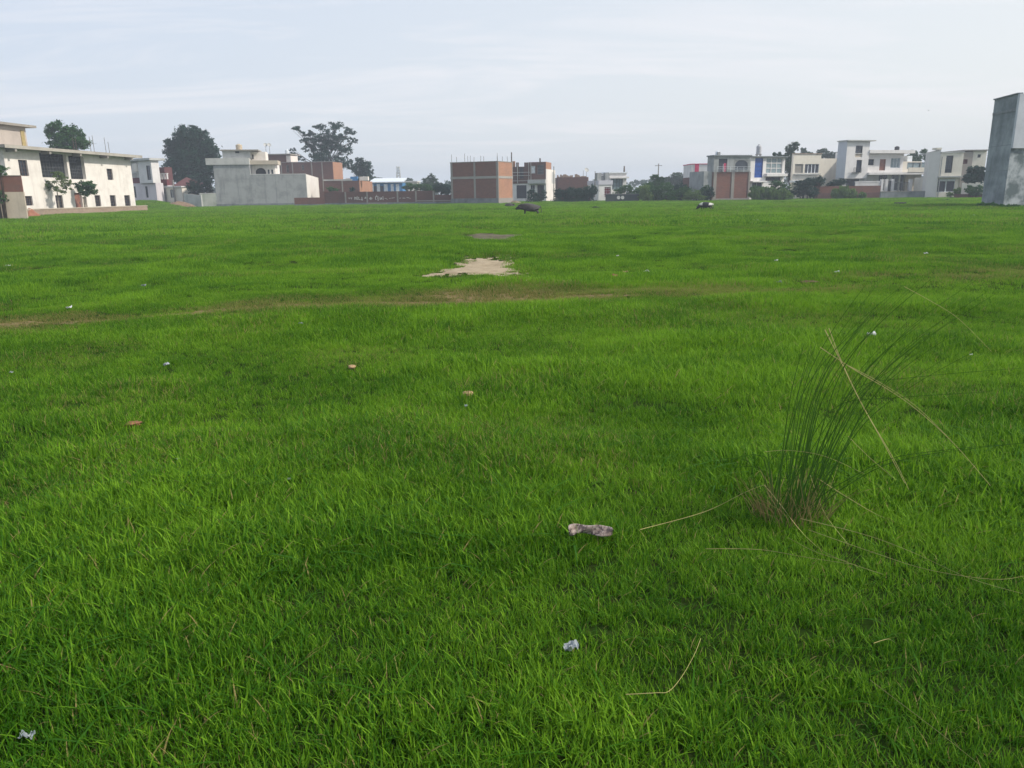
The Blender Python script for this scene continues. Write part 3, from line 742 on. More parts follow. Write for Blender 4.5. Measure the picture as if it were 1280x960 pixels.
k = House('brick_wall', 'low unplastered brick wall in front of the white end wall', 'wall', (368, 157), (408, 157)); zt = k.uv(385, 247)[1]
k.block('wall', BRICK, 0, k.W, 0, .25, -.3, zt)
k.block('base', CEMENT_DARK, -.02, k.W + .02, -.06, -.003, -.3, .35)

# --- brick houses behind it
h = House('brick_house', 'two level bare brick house behind the grey rendered house', 'house', (326, 200), (417.5, 198))
zt = h.uv(380, 203)[1]; zu = h.uv(340, 193.5)[1]; dep = h.ydepth(h.W, 428, 215)
win = [h.rect(r) for r in ((358, 206, 361, 216), (377, 206, 380, 213))]
h.body('wall', BRICK_DARK, 0, h.W, -.3, zt, dep, win)
for q in win: h.window(q, CONCRETE, DARK)
h.block('side_wall', BRICK_SUNLIT, h.W + .003, h.W + .1, .02, dep - .02, -.3, zt + .02)  # sunlit side, its light painted in with the paler brick
h.block('top_course', CONCRETE, -.02, h.W + .12, -.05, .25, zt + .022, zt + .16)
h.body('upper_room', BRICK_DARK, h.uv(329, 198)[0], h.uv(355.5, 198)[0], zt + .165, zu, 6, [], front=1)
h.block('upper_room_end', WHITE, h.uv(355.5, 198)[0] + .003, h.uv(361, 198)[0], 1.2, 6, zt + .165, zu - .2)
h.block('upper_slab', SLAB, h.uv(328, 198)[0], h.uv(362, 198)[0], .6, 7.4, zu + .003, zu + .25)
for px in (343, 352, 366, 390, 403): h.block('pillar', CONCRETE, h.uv(px, 215)[0] - .13, h.uv(px, 215)[0] + .13, -.06, -.003, 3, zt - .05)
BH = h
h = House('low_brick_house', 'low brick house with orange sunlit end and white parapet', 'house', (405, 172), (449, 172))
zt = h.uv(430, 226)[1]; dep = h.ydepth(h.W, 465, 232)
h.body('wall', BRICK_DARK, 0, h.W, -.3, zt, dep, [])
h.block('end_wall', BRICK_SUNLIT, h.W + .003, h.W + .1, .02, dep, -.3, zt + .02)  # sun on this end is put into the brick colour
h.block('coping', CEMENT_PALE, -.02, h.uv(440, 226)[0], -.08, .3, zt + .025, zt + .32)
m = MB(); a = h.rect((449, 220.5, 458.5, 225.5)); h.block('parapet_box', WHITE, h.W - .1, h.W + .12 + (a[1] - a[0]), 1.2, 2.6, zt + .03, a[3])
a = h.rect((432, 222, 446, 226), 2); h.block('roof_drum', WHITE2, a[0], a[1] - 1.4, 2, 4, zt + .03, a[3] - .1); h.block('blue_sheet', BLUE_PALE, a[1] - 1.3, a[1] + .2, 1.5, 2.6, zt + .03, a[3] + .2)
h.block('pillar', CONCRETE, h.uv(428, 232)[0] - .14, h.uv(428, 232)[0] + .14, -.06, -.003, 0, zt)
h.block('vent', DARK, h.W + .103, h.W + .13, dep * .62, dep * .8, 1.6, 2.3)

h = House('blue_shed', 'low shed with blue and white striped front and white sheet roof', 'shed', (464, 200), (503, 200))
zt = h.uv(485, 228.5)[1]
h.body('wall', BLUE_PALE, 0, h.W, -.3, zt, 7, [])
for a0, a1 in ((480, 484.5), (488.5, 492), (495, 499), (464.5, 467), (471, 475)):
    h.block('white_panel', METAL_W, h.uv(a0, 234)[0], h.uv(a1, 234)[0], -.06, -.003, 2.2 if a0 < 478 else .2, zt - .3)
h.block('dark_bay', SHUTTER, h.uv(465.5, 236)[0], h.uv(479.5, 236)[0], -.05, -.003, 0, h.uv(470, 232.5)[1])
m = MB(); m.quad((-.4, -.7, zt + .02), (h.W + .4, -.7, zt + .02), (h.W + .4, 7.4, zt + 1.1), (-.4, 7.4, zt + 1.1)); m.quad((-.4, -.7, zt + .26), (-.4, 7.4, zt + 1.3), (h.W + .4, 7.4, zt + 1.3), (h.W + .4, -.7, zt + .26)); m.quad((-.4, -.7, zt + .02), (-.4, -.7, zt + .26), (h.W + .4, -.7, zt + .26), (h.W + .4, -.7, zt + .02))
m.build('roof', METAL_W, h.root)
h = House('white_building', 'low far white building right of the blue striped shed', 'building', (503, 240), (521, 240)); zt = h.uv(510, 227.5)[1]
w_ = h.rect((512, 229, 515, 232)); h.body('wall', WHITE, 0, h.W, -.3, zt, 8, [w_]); h.window(w_, GRILLE, GLASS); h.block('roof', WHITE2, -.3, h.W + .3, -.4, 8.3, zt + .003, zt + .3)
# --- long boundary wall with painted letters
k = House('brick_boundary_wall', 'long brick boundary wall with white painted letters', 'wall', (406, 156), (564, 153))
zt = k.uv(460, 239.5)[1]; zt2 = k.uv(550, 243.5)[1]; xm = k.uv(543, 245)[0]
k.block('wall', BRICK_DARK, 0, xm, 0, .25, -.3, zt); k.block('lower_wall', BRICK_DARK, xm + .003, k.W, 0, .25, -.3, zt2)
k.block('base', CEMENT_DARK, -.02, k.W, -.08, -.003, -.3, .5)
k.block('ledge', CONCRETE, k.uv(458, 254)[0], k.uv(484, 254)[0], -.35, -.083, .1, .42)
k.block('ledge', CONCRETE, k.uv(520, 251)[0], k.W, -.12, -.083, .62, .82)
for px in (432, 459, 497, 520, 542): k.block('pillar', CONCRETE, k.uv(px, 248)[0] - .15, k.uv(px, 248)[0] + .15, -.05, -.003, .503, zt - .02)
def bars(segs, wpx, name):
    m = MB()
    for (xa, ya, xb, yb) in segs:
        A_, B_ = Vector((*k.uv(xa, ya),)), Vector((*k.uv(xb, yb),)); d = (B_ - A_).normalized(); n_ = Vector((-d.y, d.x)) * wpx * .5 * .16
        q = [A_ - n_, B_ - n_, B_ + n_, A_ + n_]
        m.quad(*[(p_.x, -.012, p_.y) for p_ in q]); m.quad(*[(p_.x, -.004, p_.y) for p_ in q[::-1]])
        for i in range(4): p1, p2 = q[i], q[(i + 1) % 4]; m.quad((p1.x, -.012, p1.y), (p1.x, -.004, p1.y), (p2.x, -.004, p2.y), (p2.x, -.012, p2.y))
    return m.build(name, PAINTMARK, k.root)
def zseg(*s): return [(430 + a / 14.22, 225 + b / 14.22, 430 + c / 14.22, 225 + d / 14.22) for a, b, c, d in s]
bars(zseg((190, 300, 190, 350), (190, 325, 215, 310), (215, 310, 215, 350), (232, 290, 238, 355), (262, 300, 262, 350), (262, 348, 290, 348), (300, 345, 340, 345), (318, 300, 322, 370), (365, 325, 410, 318), (408, 265, 412, 375), (385, 300, 370, 330),
          (455, 320, 500, 320), (475, 300, 475, 355), (455, 320, 462, 345), (500, 320, 492, 345), (560, 300, 560, 345), (560, 300, 580, 285), (580, 270, 585, 300), (603, 285, 607, 370), (560, 345, 578, 345), (640, 300, 640, 350), (640, 350, 668, 320), (668, 310, 672, 350), (692, 290, 696, 355)), .75, 'painted_letters')
bars(zseg((70, 320, 150, 318), (95, 320, 97, 340), (130, 320, 132, 345), (720, 325, 760, 330), (760, 345, 775, 345), (800, 330, 830, 322), (840, 322, 900, 315), (985, 325, 1010, 318), (1040, 322, 1090, 322), (1110, 312, 1160, 318), (1172, 320, 1178, 335)), .45, 'painted_small_writing')

# --- square brick block in the middle
h = House('brick_block', 'square unplastered brick building with concrete band and bare rebar on top', 'building', (563.5, 151), (622.5, 147))
zt = h.uv(592, 203)[1]; dep = h.ydepth(h.W, 640.5, 228); zb0, zb1 = h.uv(592, 223.5)[1], h.uv(592, 220.5)[1]; zp = h.uv(592, 248)[1]
xr = h.W
h.body('wall', BRICK, 0, xr, -.3, zt, dep, [])
h.block('side_wall', BRICK_SUNLIT, xr + .003, xr + .06, .2, dep - .2, zp, zt - .02)  # lit side of the block, brightness painted into the brick
m = MB(); m.box(-.03, xr + .1, -.06, -.003, zb0, zb1); m.box(xr + .063, xr + .12, -.003, dep, zb0, zb1); m.build('concrete_band', plaster('band_concrete', (.36, .34, .31), (.2, .19, .17), .5), h.root)
for px in (565, 593.5, 621.5): h.block('column', CONCRETE, h.uv(px, 230)[0] - .2, h.uv(px, 230)[0] + .2, -.045, -.003, zp, zt - .01)
h.block('column', CONCRETE, xr + .003, xr + .09, -.003, .197, zp, zt - .01); h.block('column', CONCRETE, xr + .003, xr + .09, dep - .197, dep + .02, zp, zt - .01)
h.block('plinth', CEMENT_DARK, -.06, xr, -.12, -.003, -.3, zp); h.block('side_plinth', CONCRETE, xr + .003, xr + .14, -.1, dep, -.3, zp)
h.block('top_course', CONCRETE, -.04, xr + .1, -.05, dep + .05, zt + .003, zt + .14)
pts = [(h.uv(px, 203)[0], .3, zt) for px in (563.7, 570, 580, 587, 591.5, 600, 604, 621)] + [(h.uv(px, 203)[0], dep * .5, zt) for px in (575, 612)] + [(xr - .1, dep * f_, zt) for f_ in (.35, .7)]
h.rebar(pts, 1.55, .035)
h.block('corner_rebar_bundle', STEEL, xr - .1, xr + .06, dep - .3, dep - .14, zt + .15, zt + 1.9)
# --- unfinished two-storey house right of it
h = House('unfinished_house', 'half built brick and white house with scaffold poles right of the square brick block', 'house', (634, 176), (682, 174))
zt = h.uv(670, 202.5)[1]; zm = h.uv(650, 229.5)[1]; xr = h.W; dep = h.ydepth(xr, 693.5, 235); zl = h.uv(645, 208.5)[1]; xm = h.uv(661, 220)[0]
o1 = h.rect((649, 209, 654.5, 223.5)); o2 = h.rect((663.5, 207, 669, 217)); o3 = h.rect((671.5, 206, 679.5, 218))
h.body('upper_left', BRICK_DARK, 0, xm, zm, zl, 6, [o1]); h.body('upper_right', BRICK_DARK, xm + .003, xr, zm, zt, dep * .6, [o2, o3], front=.1)
h.window(o1, STEEL, SHUTTER, nx=3, nz=3); h.window(o2, CONCRETE, METAL_W, front=.1, nx=1, nz=1); h.window(o3, CONCRETE, SHUTTER, front=.1, nx=5, nz=3)
a = h.rect((640, 201.5, 643.5, 209)); h.block('brick_stub', BRICK_SUNLIT, a[0], a[1], .1, .5, zl + .003, a[3]); a = h.rect((645, 203, 648, 209)); h.block('brick_stub', BRICK_DARK, a[0], a[1], .1, .5, zl + .003, a[3])
a = h.rect((655, 203, 660.5, 209)); h.block('brick_stub', BRICK_DARK, a[0], a[1], .2, .6, zl + .003, a[3])
h.block('side_brick', BRICK_SUNLIT, xr + .003, xr + .08, .15, dep * .55, h.uv(685, 211)[1], zt + .01)  # sunlit brick tone painted on the side
h.body('ground_storey', WHITE2, 0, xr, -.3, zm - .004, dep, [h.rect((645.5, 231.5, 658, 248)), h.rect((663, 231, 668.5, 242)), h.rect((671.5, 231, 680, 250))], front=.12)
h.window(h.rect((645.5, 231.5, 658, 248)), SHUTTER, SHUTTER, front=.12, nx=1, nz=9, name='roller_shutter'); h.window(h.rect((663, 231, 668.5, 242)), METAL_W, GLASS, front=.12); h.window(h.rect((671.5, 231, 680, 250)), GRILLE, GLASS, front=.12, nx=4)
a = h.rect((660.5, 224.5, 682, 229.5)); h.block('balcony_parapet', CEMENT_PALE, a[0], xr + .05, -.9, .097, a[2], a[3])
h.block('side_wall', WHITE, xr + .003, xr + .12, .12, dep, -.3, h.uv(685, 211)[1] - .01)
m = MB(); xx = xr + .123; zk = h.uv(690, 213)[1]; m.quad((xx, dep * .6, zm), (xx, dep, zm), (xx, dep, zk - .6), (xx, dep * .6, zk)); m.build('stained_patch', CEMENT_PALE, h.root)
for px in (640.5, 647.2, 661.2, 664): h.block('scaffold_pole', CEMENT_PALE, h.uv(px, 215)[0] - .05, h.uv(px, 215)[0] + .05, -.35, -.25, zm - .2, h.uv(px, 203)[1])
for py in (215.5, 219.5, 226): h.block('scaffold_rail', CEMENT_PALE, 0, xm + .3, -.24, -.18, h.uv(650, py)[1] - .05, h.uv(650, py)[1] + .05)
a = h.rect((673, 197.5, 674.6, 203)); h.block('chimney', STEEL, a[0], a[1], 1, 1.3, zt + .003, a[3])
UH = h
o = MB().tube([(0, 0, 0), (0, 0, (atY(692.3, 208, 170) - gx(692.3, 170)).z)], [.12, .09], 7).build('utility_pole', CONCRETE, loc=gx(692.3, 170)); tag(o, 'plain grey pole at the white corner of the half built house', 'pole')
m = MB().lathe([(2.4, -.2), (1.5, .5), (.7, .9), (.02, 1.05)], 18); m.v = [(x * (1.2 + .25 * math.sin(3 * math.atan2(y, x))), y, z * (1 + .12 * math.sin(5 * x))) for x, y, z in m.v]
m.v = [(x * .5, y * .5, z * .5) for x, y, z in m.v]
tag(m.build('earth_heap', plain('dry_earth', (.17, .145, .09), .95), loc=gx(644, 152), smooth=True), 'dry earth heap at the sunlit corner of the square brick block', 'earth heap')
# --- low brick row, far
h = House('brick_shed', 'low far brick row with rubble roof above the dark hedge', 'shed', (694, 200), (730, 200)); zt = h.uv(710, 228)[1]; zr = h.uv(710, 222.5)[1]; dep = h.ydepth(h.W, 735, 228)
h.body('wall', BRICK_DARK, 0, h.W, -.3, zr, dep, [h.rect((696, 230, 728, 234))]); h.block('dark_back', DARK, .5, h.W - .5, .27, .3, h.uv(710, 234.5)[1], h.uv(710, 229.5)[1])  # dark panel stands in for the shaded inside
h.block('beam', CONCRETE, -.1, h.W, -.15, -.003, h.uv(710, 229.6)[1], h.uv(710, 228.6)[1]); h.block('end_wall', BRICK_SUNLIT, h.W + .003, h.W + .1, 0, dep, -.3, zr)  # end wall brick painted lighter for the sun on it
rr = random.Random(5); m = MB()
for _ in range(26):
    x = rr.uniform(.2, h.W - .6); s_ = rr.uniform(.2, .8); y = rr.uniform(.2, dep - 1); m.box(x, x + s_, y, y + s_, zr + .003, zr + rr.uniform(.15, .75))
m.build('rubble', BRICK_OLD, h.root)['kind'] = 'stuff'
# --- narrow white house with a red lattice door
h = House('narrow_white_house', 'narrow white house with red lattice door and grey roof pillars', 'house', (745, 168), (783, 170))
xt = h.uv(761.5, 235)[0]; z1 = h.uv(753, 226)[1]; dr = h.rect((752, 234, 759.8, 246)); zs = h.uv(772, 216.5)[1]; pn = h.rect((763.5, 223, 778.5, 237))
h.body('tower', WHITE2, 0, xt, -.3, z1, 6, [dr], front=-1.5); f = h.window(dr, MAROON, METAL_W, front=-1.5, nx=4, nz=4, name='lattice_door', bar=.2)
h.block('tower_cap', plaster('lilac_grey', (.55, .54, .60), (.4, .4, .44), .3), -.1, xt + .1, -1.65, 4.6, h.uv(753, 231)[1], z1 + .06)
h.body('upper_storey', WHITE2, xt + .004, h.W, -.3, zs, 7, [pn]); h.window(pn, GRILLE, GLASS_PALE, nx=4, nz=3, name='glazing')
h.block('lintel', WHITE2, h.uv(760.5, 222)[0], h.W + .3, -.7, -.003, h.uv(770, 223)[1], h.uv(770, 221)[1]); h.block('roof', METAL_W, xt - .3, h.W + .2, -.3, 7, zs + .003, zs + .25)
a = h.rect((746.5, 216, 751.5, 226), -1); h.block('roof_pillar', CEMENT, a[0], a[1], -1, 0, z1 + .063, a[3]); a = h.rect((756.5, 216, 761, 226), -1); h.block('roof_pillar', CEMENT, a[0], a[1], -1, 0, z1 + .063, a[3]); a = h.rect((750.8, 220, 757, 226), -.5); h.block('roof_wall', CEMENT, a[0], a[1], -.5, -.3, z1 + .063, a[3])
NW = h
k = House('dark_wall', 'low dark boundary wall with two pale paint patches', 'wall', (757, 151), (799, 151)); zt = k.uv(780, 243)[1]
k.block('wall', plaster('dark_blue_cement', (.055, .07, .075), (.03, .04, .04), .5), 0, k.W, 0, .25, -.3, zt); k.block('coping', CEMENT_DARK, -.03, k.W + .03, -.04, .29, zt + .003, zt + .1)
for px in (773.2, 778.2):
    c_ = k.uv(px, 247)
    MB().lathe([(.33, 0), (.33, .02), (.05, .022)], 12).build('paint_patch', PAINTMARK, k.root, loc=(c_[0], -.003, c_[1])).rotation_euler = (math.pi / 2, 0, 0)
# --- pink-striped house
h = House('pink_stripe_house', 'white topped house with pink stripe over bare brick storey', 'house', (863.5, 172), (892, 172)); zt = h.uv(875, 205.5)[1]; zm = h.uv(875, 221.5)[1]
w_ = h.rect((863.8, 216, 868, 221)); h.body('brick_storey', BRICK_DARK, 0, h.W, -.3, zm, 8, []); h.body('white_storey', WHITE2, 0, h.W, zm + .003, zt, 8, [w_], front=-.3); h.window(w_, GRILLE, GLASS, front=-.3)
a = h.rect((868.5, 206, 873.5, 222), -.35); h.block('pink_stripe', PINK, a[0], a[1], -.36, -.303, zm - .3, zt + .02)
h.block('roof_edge', PINK, -.1, h.W, -.4, 8, zt + .022, zt + .16); h.block('column', CONCRETE, h.uv(872, 235)[0] - .2, h.uv(872, 235)[0] + .2, -.1, -.003, 0, zm - .31)
# --- grey house with brick ground floor
h = House('grey_brick_house', 'grey rendered house with arched upper window over two brick panels', 'house', (891, 150), (936.5, 152))
zt = h.uv(914, 195.5)[1]; zm = h.uv(914, 215)[1]; dl = 2.4
o1 = h.rect((898, 198.5, 908.5, 214.5)); o2 = h.rect((918.5, 200, 934.5, 212.5))
h.body('upper_storey', CEMENT, 0, h.W, zm, zt, dl, [o1, o2], front=-.1)
h.block('upper_door', SHUTTER, o1[0] - .1, o1[1] + .1, .15, .2, o1[2], o1[3]); a = h.rect((905, 204, 908.5, 214.5)); h.block('curtain', PINK, a[0], a[1] - .05, .05, .1, a[2], a[3]); a = h.rect((903.8, 205, 906, 214.5)); h.block('curtain', METAL_W, a[0], a[1] - .3, .0, .045, a[2], a[3])
h.window(o2, CEMENT_DARK, GLASS, front=-.1, nx=1, nz=1, name='arched_window')
m = MB(); ar = o2; cx0 = (ar[0] + ar[1]) / 2; rx0 = (ar[1] - ar[0]) / 2; zc = ar[2] + (ar[3] - ar[2]) * .45; rz0 = ar[3] - zc
for sgn in (-1, 1):
    pts = [(cx0 + sgn * rx0 * math.cos(t), zc + rz0 * math.sin(t)) for t in np.linspace(0, math.pi / 2, 9)]
    for i in range(8): m.quad((pts[i][0], -.07, pts[i][1]), (pts[i + 1][0], -.07, pts[i + 1][1]), (pts[i + 1][0], -.07, ar[3]), (cx0 + sgn * rx0, -.07, ar[3]))
m.build('arch', CEMENT, h.root)
h.body('ground_storey', BRICK, 0, h.W, -.3, zm - .004, dl, [], front=0)
for px, wd in ((893.2, .32), (915.5, .3), (936, .2)): x = h.uv(px, 232)[0]; h.block('column', CONCRETE, x - wd, x + wd, -.12, -.003, 0, zm - .01)
h.block('footing', CONCRETE, -.1, h.W + .05, -.2, -.123, -.3, .45); h.block('roof', CEMENT_DARK, -.2, h.W + .15, -.35, dl, zt + .003, zt + .25)
m = MB()
for zz in (.35, .65, .95): m.box(.6, h.W - .1, -.45, -.41, zm + zz, zm + zz + .04)
for x in np.linspace(.6, h.W - .1, 6): m.box(x - .025, x + .025, -.40, -.36, zm, zm + 1.0)
m.build('railing', METAL_W, h.root); a = h.rect((901, 189.5, 904, 196)); h.block('roof_stub', CEMENT, a[0], a[1], 1, 1.4, zt + .253, a[3])
a = h.rect((881.5, 214, 891, 245), -.3); h.block('side_wing', CEMENT, a[0], -.005, .3, 6, -.3, a[3])
BG = h
# --- white house with the blue panel
h = House('blue_panel_house', 'white house with tall blue glass panel and large glazed bay', 'house', (937, 155), (980, 159)); zt = h.uv(958, 196.5)[1]; zm = h.uv(958, 227)[1]
bp_ = h.rect((943.5, 196.5, 953.5, 222)); gz = h.rect((957.8, 197.5, 978, 216.5)); bd = h.rect((957, 221.5, 975.5, 226)); dr = h.rect((940, 228, 952.5, 241))
h.body('wall', WHITE2, 0, h.W, -.3, zt, 8, [(bp_[0], bp_[1], bp_[2], zt - .15), gz, bd, dr]); h.window((bp_[0], bp_[1], bp_[2], zt - .15), BLUE, BLUE, nx=1, nz=5, name='blue_panel', recess=.1); h.window(gz, WHITE2, GLASS_PALE, nx=3, nz=3, name='glazed_bay', bar=.14)
h.window(bd, MAROON_SOFT, SHUTTER, nx=3, nz=1); h.window(dr, METAL_W, SHUTTER, nx=2, nz=1, name='garage_door'); h.block('roof', CEMENT_DARK, -.03, h.W + .3, -.5, 8, zt + .003, zt + .2); h.block('balcony_slab', WHITE2, h.uv(955, 219)[0], h.W + .1, -.8, -.003, h.uv(965, 220.5)[1], h.uv(965, 217)[1])
h.block('canopy', WHITE2, 0, h.uv(955, 227)[0], -.9, -.003, zm - .1, zm + .15); BPH = h
# --- cream house
h = House('cream_house', 'cream house with wide dark upper windows behind the bushes', 'house', (990, 162), (1049, 166)); z1 = h.uv(1007, 192.5)[1]; z2 = h.uv(1035, 198)[1]; xm = h.uv(1021.5, 205)[0]
o1 = h.rect((993.5, 205, 1004, 216.5)); o2 = h.rect((1006, 205, 1023.5, 216.5))
h.body('wall', CREAM, 0, xm + .9, -.3, z1, .5, [o1, (o2[0], o2[1], o2[2], o2[3])]); h.body('right_wing', CREAM, xm + .903, h.W, -.3, z2, 8, [], front=.2)
h.window(o1, CEMENT_PALE, CONCRETE, nx=1, nz=1); h.window(o2, METAL_W, SHUTTER, nx=4, nz=1, bar=.15); h.block('roof_edge', BRICK_OLD, -.1, xm + 1, -.15, .5, z1 + .003, z1 + .15)
h.block('canopy', METAL_W, -.6, xm + 1.2, -1.4, -.003, h.uv(1005, 228)[1], h.uv(1005, 225.5)[1]); h.block('balcony_ledge', CEMENT_PALE, .3, xm + .7, -.5, -.003, h.uv(1005, 218.5)[1], h.uv(1005, 217)[1])
# --- tower house
h = House('tower_house', 'white house with three storey stair tower and flat roof', 'house', (1055.5, 158), (1083.5, 159.5)); zt = h.uv(1070, 176.5)[1]
w1_ = h.rect((1069.5, 182, 1078.3, 191.5)); w2_ = h.rect((1070.3, 200, 1077, 215.5)); dr = h.rect((1060, 224, 1076, 240)); zg = h.uv(1068, 223)[1]; inn = h.rect((1069, 192, 1078, 197))
h.body('tower', WHITE2, 0, h.W, zg, zt, 2.6, [w1_, w2_, inn]); h.window(w1_, GRILLE, GLASS, nx=2, nz=2); h.window(w2_, GRILLE, GLASS, nx=1, nz=2); h.window(inn, WHITE2, TAN, nx=1, nz=1, name='niche')
h.body('ground_storey', CEMENT_PALE, 0, h.W, -.3, zg - .004, 2.2, [dr], front=.6); h.window(dr, GRILLE, SHUTTER, front=.6, nx=4, nz=1, name='garage_door')
a = h.rect((1067, 210, 1077, 215.8), -.5); m = MB(); m.box(a[0], a[1], -.5, -.003, a[2], a[2] + .08); m.box(a[0], a[1], -.5, -.45, a[3], a[3] + .05)
for x in np.linspace(a[0], a[1], 8): m.box(x - .02, x + .02, -.5, -.46, a[2] + .08, a[3])
m.build('balcony', GRILLE, h.root); h.block('roof', CEMENT_PALE, -.25, h.W + 1.0, -.5, 2.8, zt + .003, zt + .22)
h.block('side_wall', plaster('shaded_side_paint', (.50, .53, .58), (.36, .38, .41), .3), -.06, -.003, .05, 2.6, zg, zt - .003)  # darker bluish tone is painted shade on the side away from sun
xa = h.W + .004; xb = h.uv(1133.5, 205)[0]; z2 = h.uv(1105, 191.5)[1]; zc = h.uv(1105, 187.5)[1]; zf = h.uv(1105, 215.5)[1]; fr = 1.0
ws = [h.rect((1084, 199, 1092.5, 206.5), fr), h.rect((1099.5, 199, 1107, 213), fr), h.rect((1113.5, 197.5, 1125.5, 210), fr)]
h.body('main_storey', WHITE2, xa, xb, zf, z2, 9, ws, front=fr); h.window(ws[0], GRILLE, GLASS, front=fr, nx=2); h.window(ws[1], BROWN, BROWN, front=fr, nx=1, nz=1, name='brown_door'); h.window(ws[2], METAL_W, GLASS_PALE, front=fr, nx=3, nz=1)
h.block('main_roof', WHITE2, xa, xb + 1.6, -.2, 10, z2 + .003, zc); h.block('terrace_slab', WHITE2, xa, h.uv(1160, 215)[0], -.5, 9, zf - .45, zf - .003)
lows = [h.rect((1098, 217.5, 1109, 238), 1.6), h.rect((1114, 217.5, 1123, 238), 1.6), h.rect((1125, 217.5, 1132, 238), 1.6)]
h.body('main_ground_storey', WHITE2, xa, h.uv(1137, 228)[0], -.3, zf - .454, 8, lows, front=1.6)
for q in lows: h.window(q, METAL_W, GLASS, front=1.6, nx=2, nz=2)
xc = h.uv(1159, 205)[0]; gl = h.rect((1134, 203, 1158, 211), 1.5); h.body('glazed_bay', CREAM, xb + .004, xc, zf, gl[3] + .2, 6, [gl], front=1.5); h.window(gl, GRILLE, GLASS_PALE, front=1.5, nx=3, nz=1)
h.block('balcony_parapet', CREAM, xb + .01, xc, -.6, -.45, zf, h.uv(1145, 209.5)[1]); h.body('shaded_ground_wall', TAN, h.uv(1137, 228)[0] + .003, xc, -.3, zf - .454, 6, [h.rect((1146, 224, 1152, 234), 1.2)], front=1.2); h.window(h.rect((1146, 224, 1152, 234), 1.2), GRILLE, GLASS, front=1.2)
h.block('white_box', METAL_W, h.uv(1146, 198)[0], h.uv(1152, 198)[0], 2.5, 4, gl[3] + .204, h.uv(1148, 194)[1]); TH = h
# --- its white boundary fence and gate
k = House('white_fence', 'white baluster fence and dark gate before the tower house', 'fence', (1068, 153), (1143, 155))
m = MB(); z0 = k.uv(1085, 233)[1]; z1 = k.uv(1085, 227)[1]
for x in np.linspace(.2, k.uv(1099, 230)[0], 16): m.box(x - .13, x + .13, .05, .25, z0, z1 - .12)
m.box(0, k.uv(1100, 230)[0], 0, .3, z1 - .12, z1 + .06); m.build('balustrade', WHITE2, k.root)
k.block('base_wall', WHITE2, 0, k.uv(1100, 235)[0], .02, .28, -.3, z0 - .003)
for pa, pb in ((1101, 1103.6), (1106.5, 1109.5), (1114, 1117), (1136.5, 1139.8)):
    a = k.rect((pa, 224, pb, 240)); k.block('pillar', WHITE2, a[0], a[1], -.1, .4, -.3, a[3])
def gate(px0, px1, py0):
    a = k.rect((px0, py0, px1, 240)); m = MB(); m.box(a[0], a[1], .12, .16, .15, .9); m.box(a[0], a[1], .1, .18, a[3] - .08, a[3])
    for x in np.linspace(a[0], a[1], 14): m.box(x - .03, x + .03, .12, .16, .9, a[3] - .08)
    m.box((a[0] + a[1]) / 2 - .08, (a[0] + a[1]) / 2 + .08, .08, .117, .15, a[3]); m.build('gate', GRILLE, k.root)
gate(1117.2, 1136.3, 228); gate(1109.7, 1113.8, 226)
k = House('brick_wall', 'low brick wall with reeds in front, below the white baluster fence', 'wall', (1018, 149), (1100.5, 149.5)); z1 = k.uv(1060, 232.5)[1]; zs = k.uv(1060, 241)[1]
k.block('wall', BRICK, 0, k.W, .1, .35, zs + .003, z1); k.block('lower_course', BRICK_DARK, 0, k.W, 0, .4, -.3, zs); a = k.rect((1018, 222, 1027, 236)); k.block('tall_end', BRICK_DARK, 0, a[1], .42, .67, -.3, a[3] - .8)
k = House('grey_wall', 'low dark grey wall before the gate of the tower house', 'wall', (1101, 148), (1169, 150)); z1 = k.uv(1135, 239.5)[1]
k.block('wall', CEMENT_DARK, 0, k.W, 0, .3, -.3, z1); k.block('coping', CONCRETE, -.03, k.W + .03, -.05, .35, z1 + .003, z1 + .1)
# --- modern house with tall black window
h = House('modern_house', 'pale modern house with tall black window over dark shop shutters', 'house', (1174, 148), (1201.5, 148)); zt = h.uv(1188, 191)[1]; zg = h.uv(1188, 221)[1]
w_ = h.rect((1182, 194.5, 1190.8, 216)); sh = h.rect((1173.5, 224, 1195.5, 240)); h.body('upper_storey', CREAM, 0, h.W, zg, zt, 3, [w_]); h.window(w_, GRILLE, GLASS, nx=2, nz=4)
h.body('ground_storey', CREAM, -.2, h.W, -.3, zg - .004, 8, [sh], front=.5); h.window(sh, METAL_W, SHUTTER, front=.5, nx=2, nz=1, name='shop_shutter', bar=.2)
h.block('shop_sign_band', METAL_W, sh[0] + .1, sh[1] - .1, .42, .497, sh[3] - .35, sh[3] - .05); h.block('shop_canopy', CEMENT_PALE, -.3, h.W, -.5, -.003, zg - .1, zg + .15)
dA = 1.5; xA = h.rect((1160, 190, 1174, 235), dA)[0]
MB().quad((xA, dA, -.3), (-.004, .3, -.3), (-.004, .3, zt + .6), (xA, dA, zt + .25)).quad((xA, dA, -.3), (xA, dA, zt + .25), (xA + .05, 3, zt + .25), (xA + .05, 3, -.3)).quad((xA, dA, zt + .25), (-.004, .3, zt + .6), (-.004, 3, zt + .6), (xA + .05, 3, zt + .25)).build('angled_wall', plaster('warm_white', (.68, .65, .62), (.48, .45, .42), .3), h.root)
h.block('roof', CEMENT_PALE, -.1, h.W + .1, -.15, 8, zt + .003, zt + .2); a = h.rect((1172, 186.5, 1178.5, 191)); h.block('roof_box', CREAM, a[0], a[1], .4, 2, zt + .61, a[3] + .3)
h.block('sunscreen_pole', CEMENT, h.uv(1175, 210)[0] - .06, h.uv(1175, 210)[0] + .06, -.4, -.28, .2, h.uv(1175, 196)[1])
xa = h.W + .004; xb = h.uv(1234, 205)[0]; z2 = h.uv(1215, 190)[1]; xm = h.uv(1216.5, 205)[0]
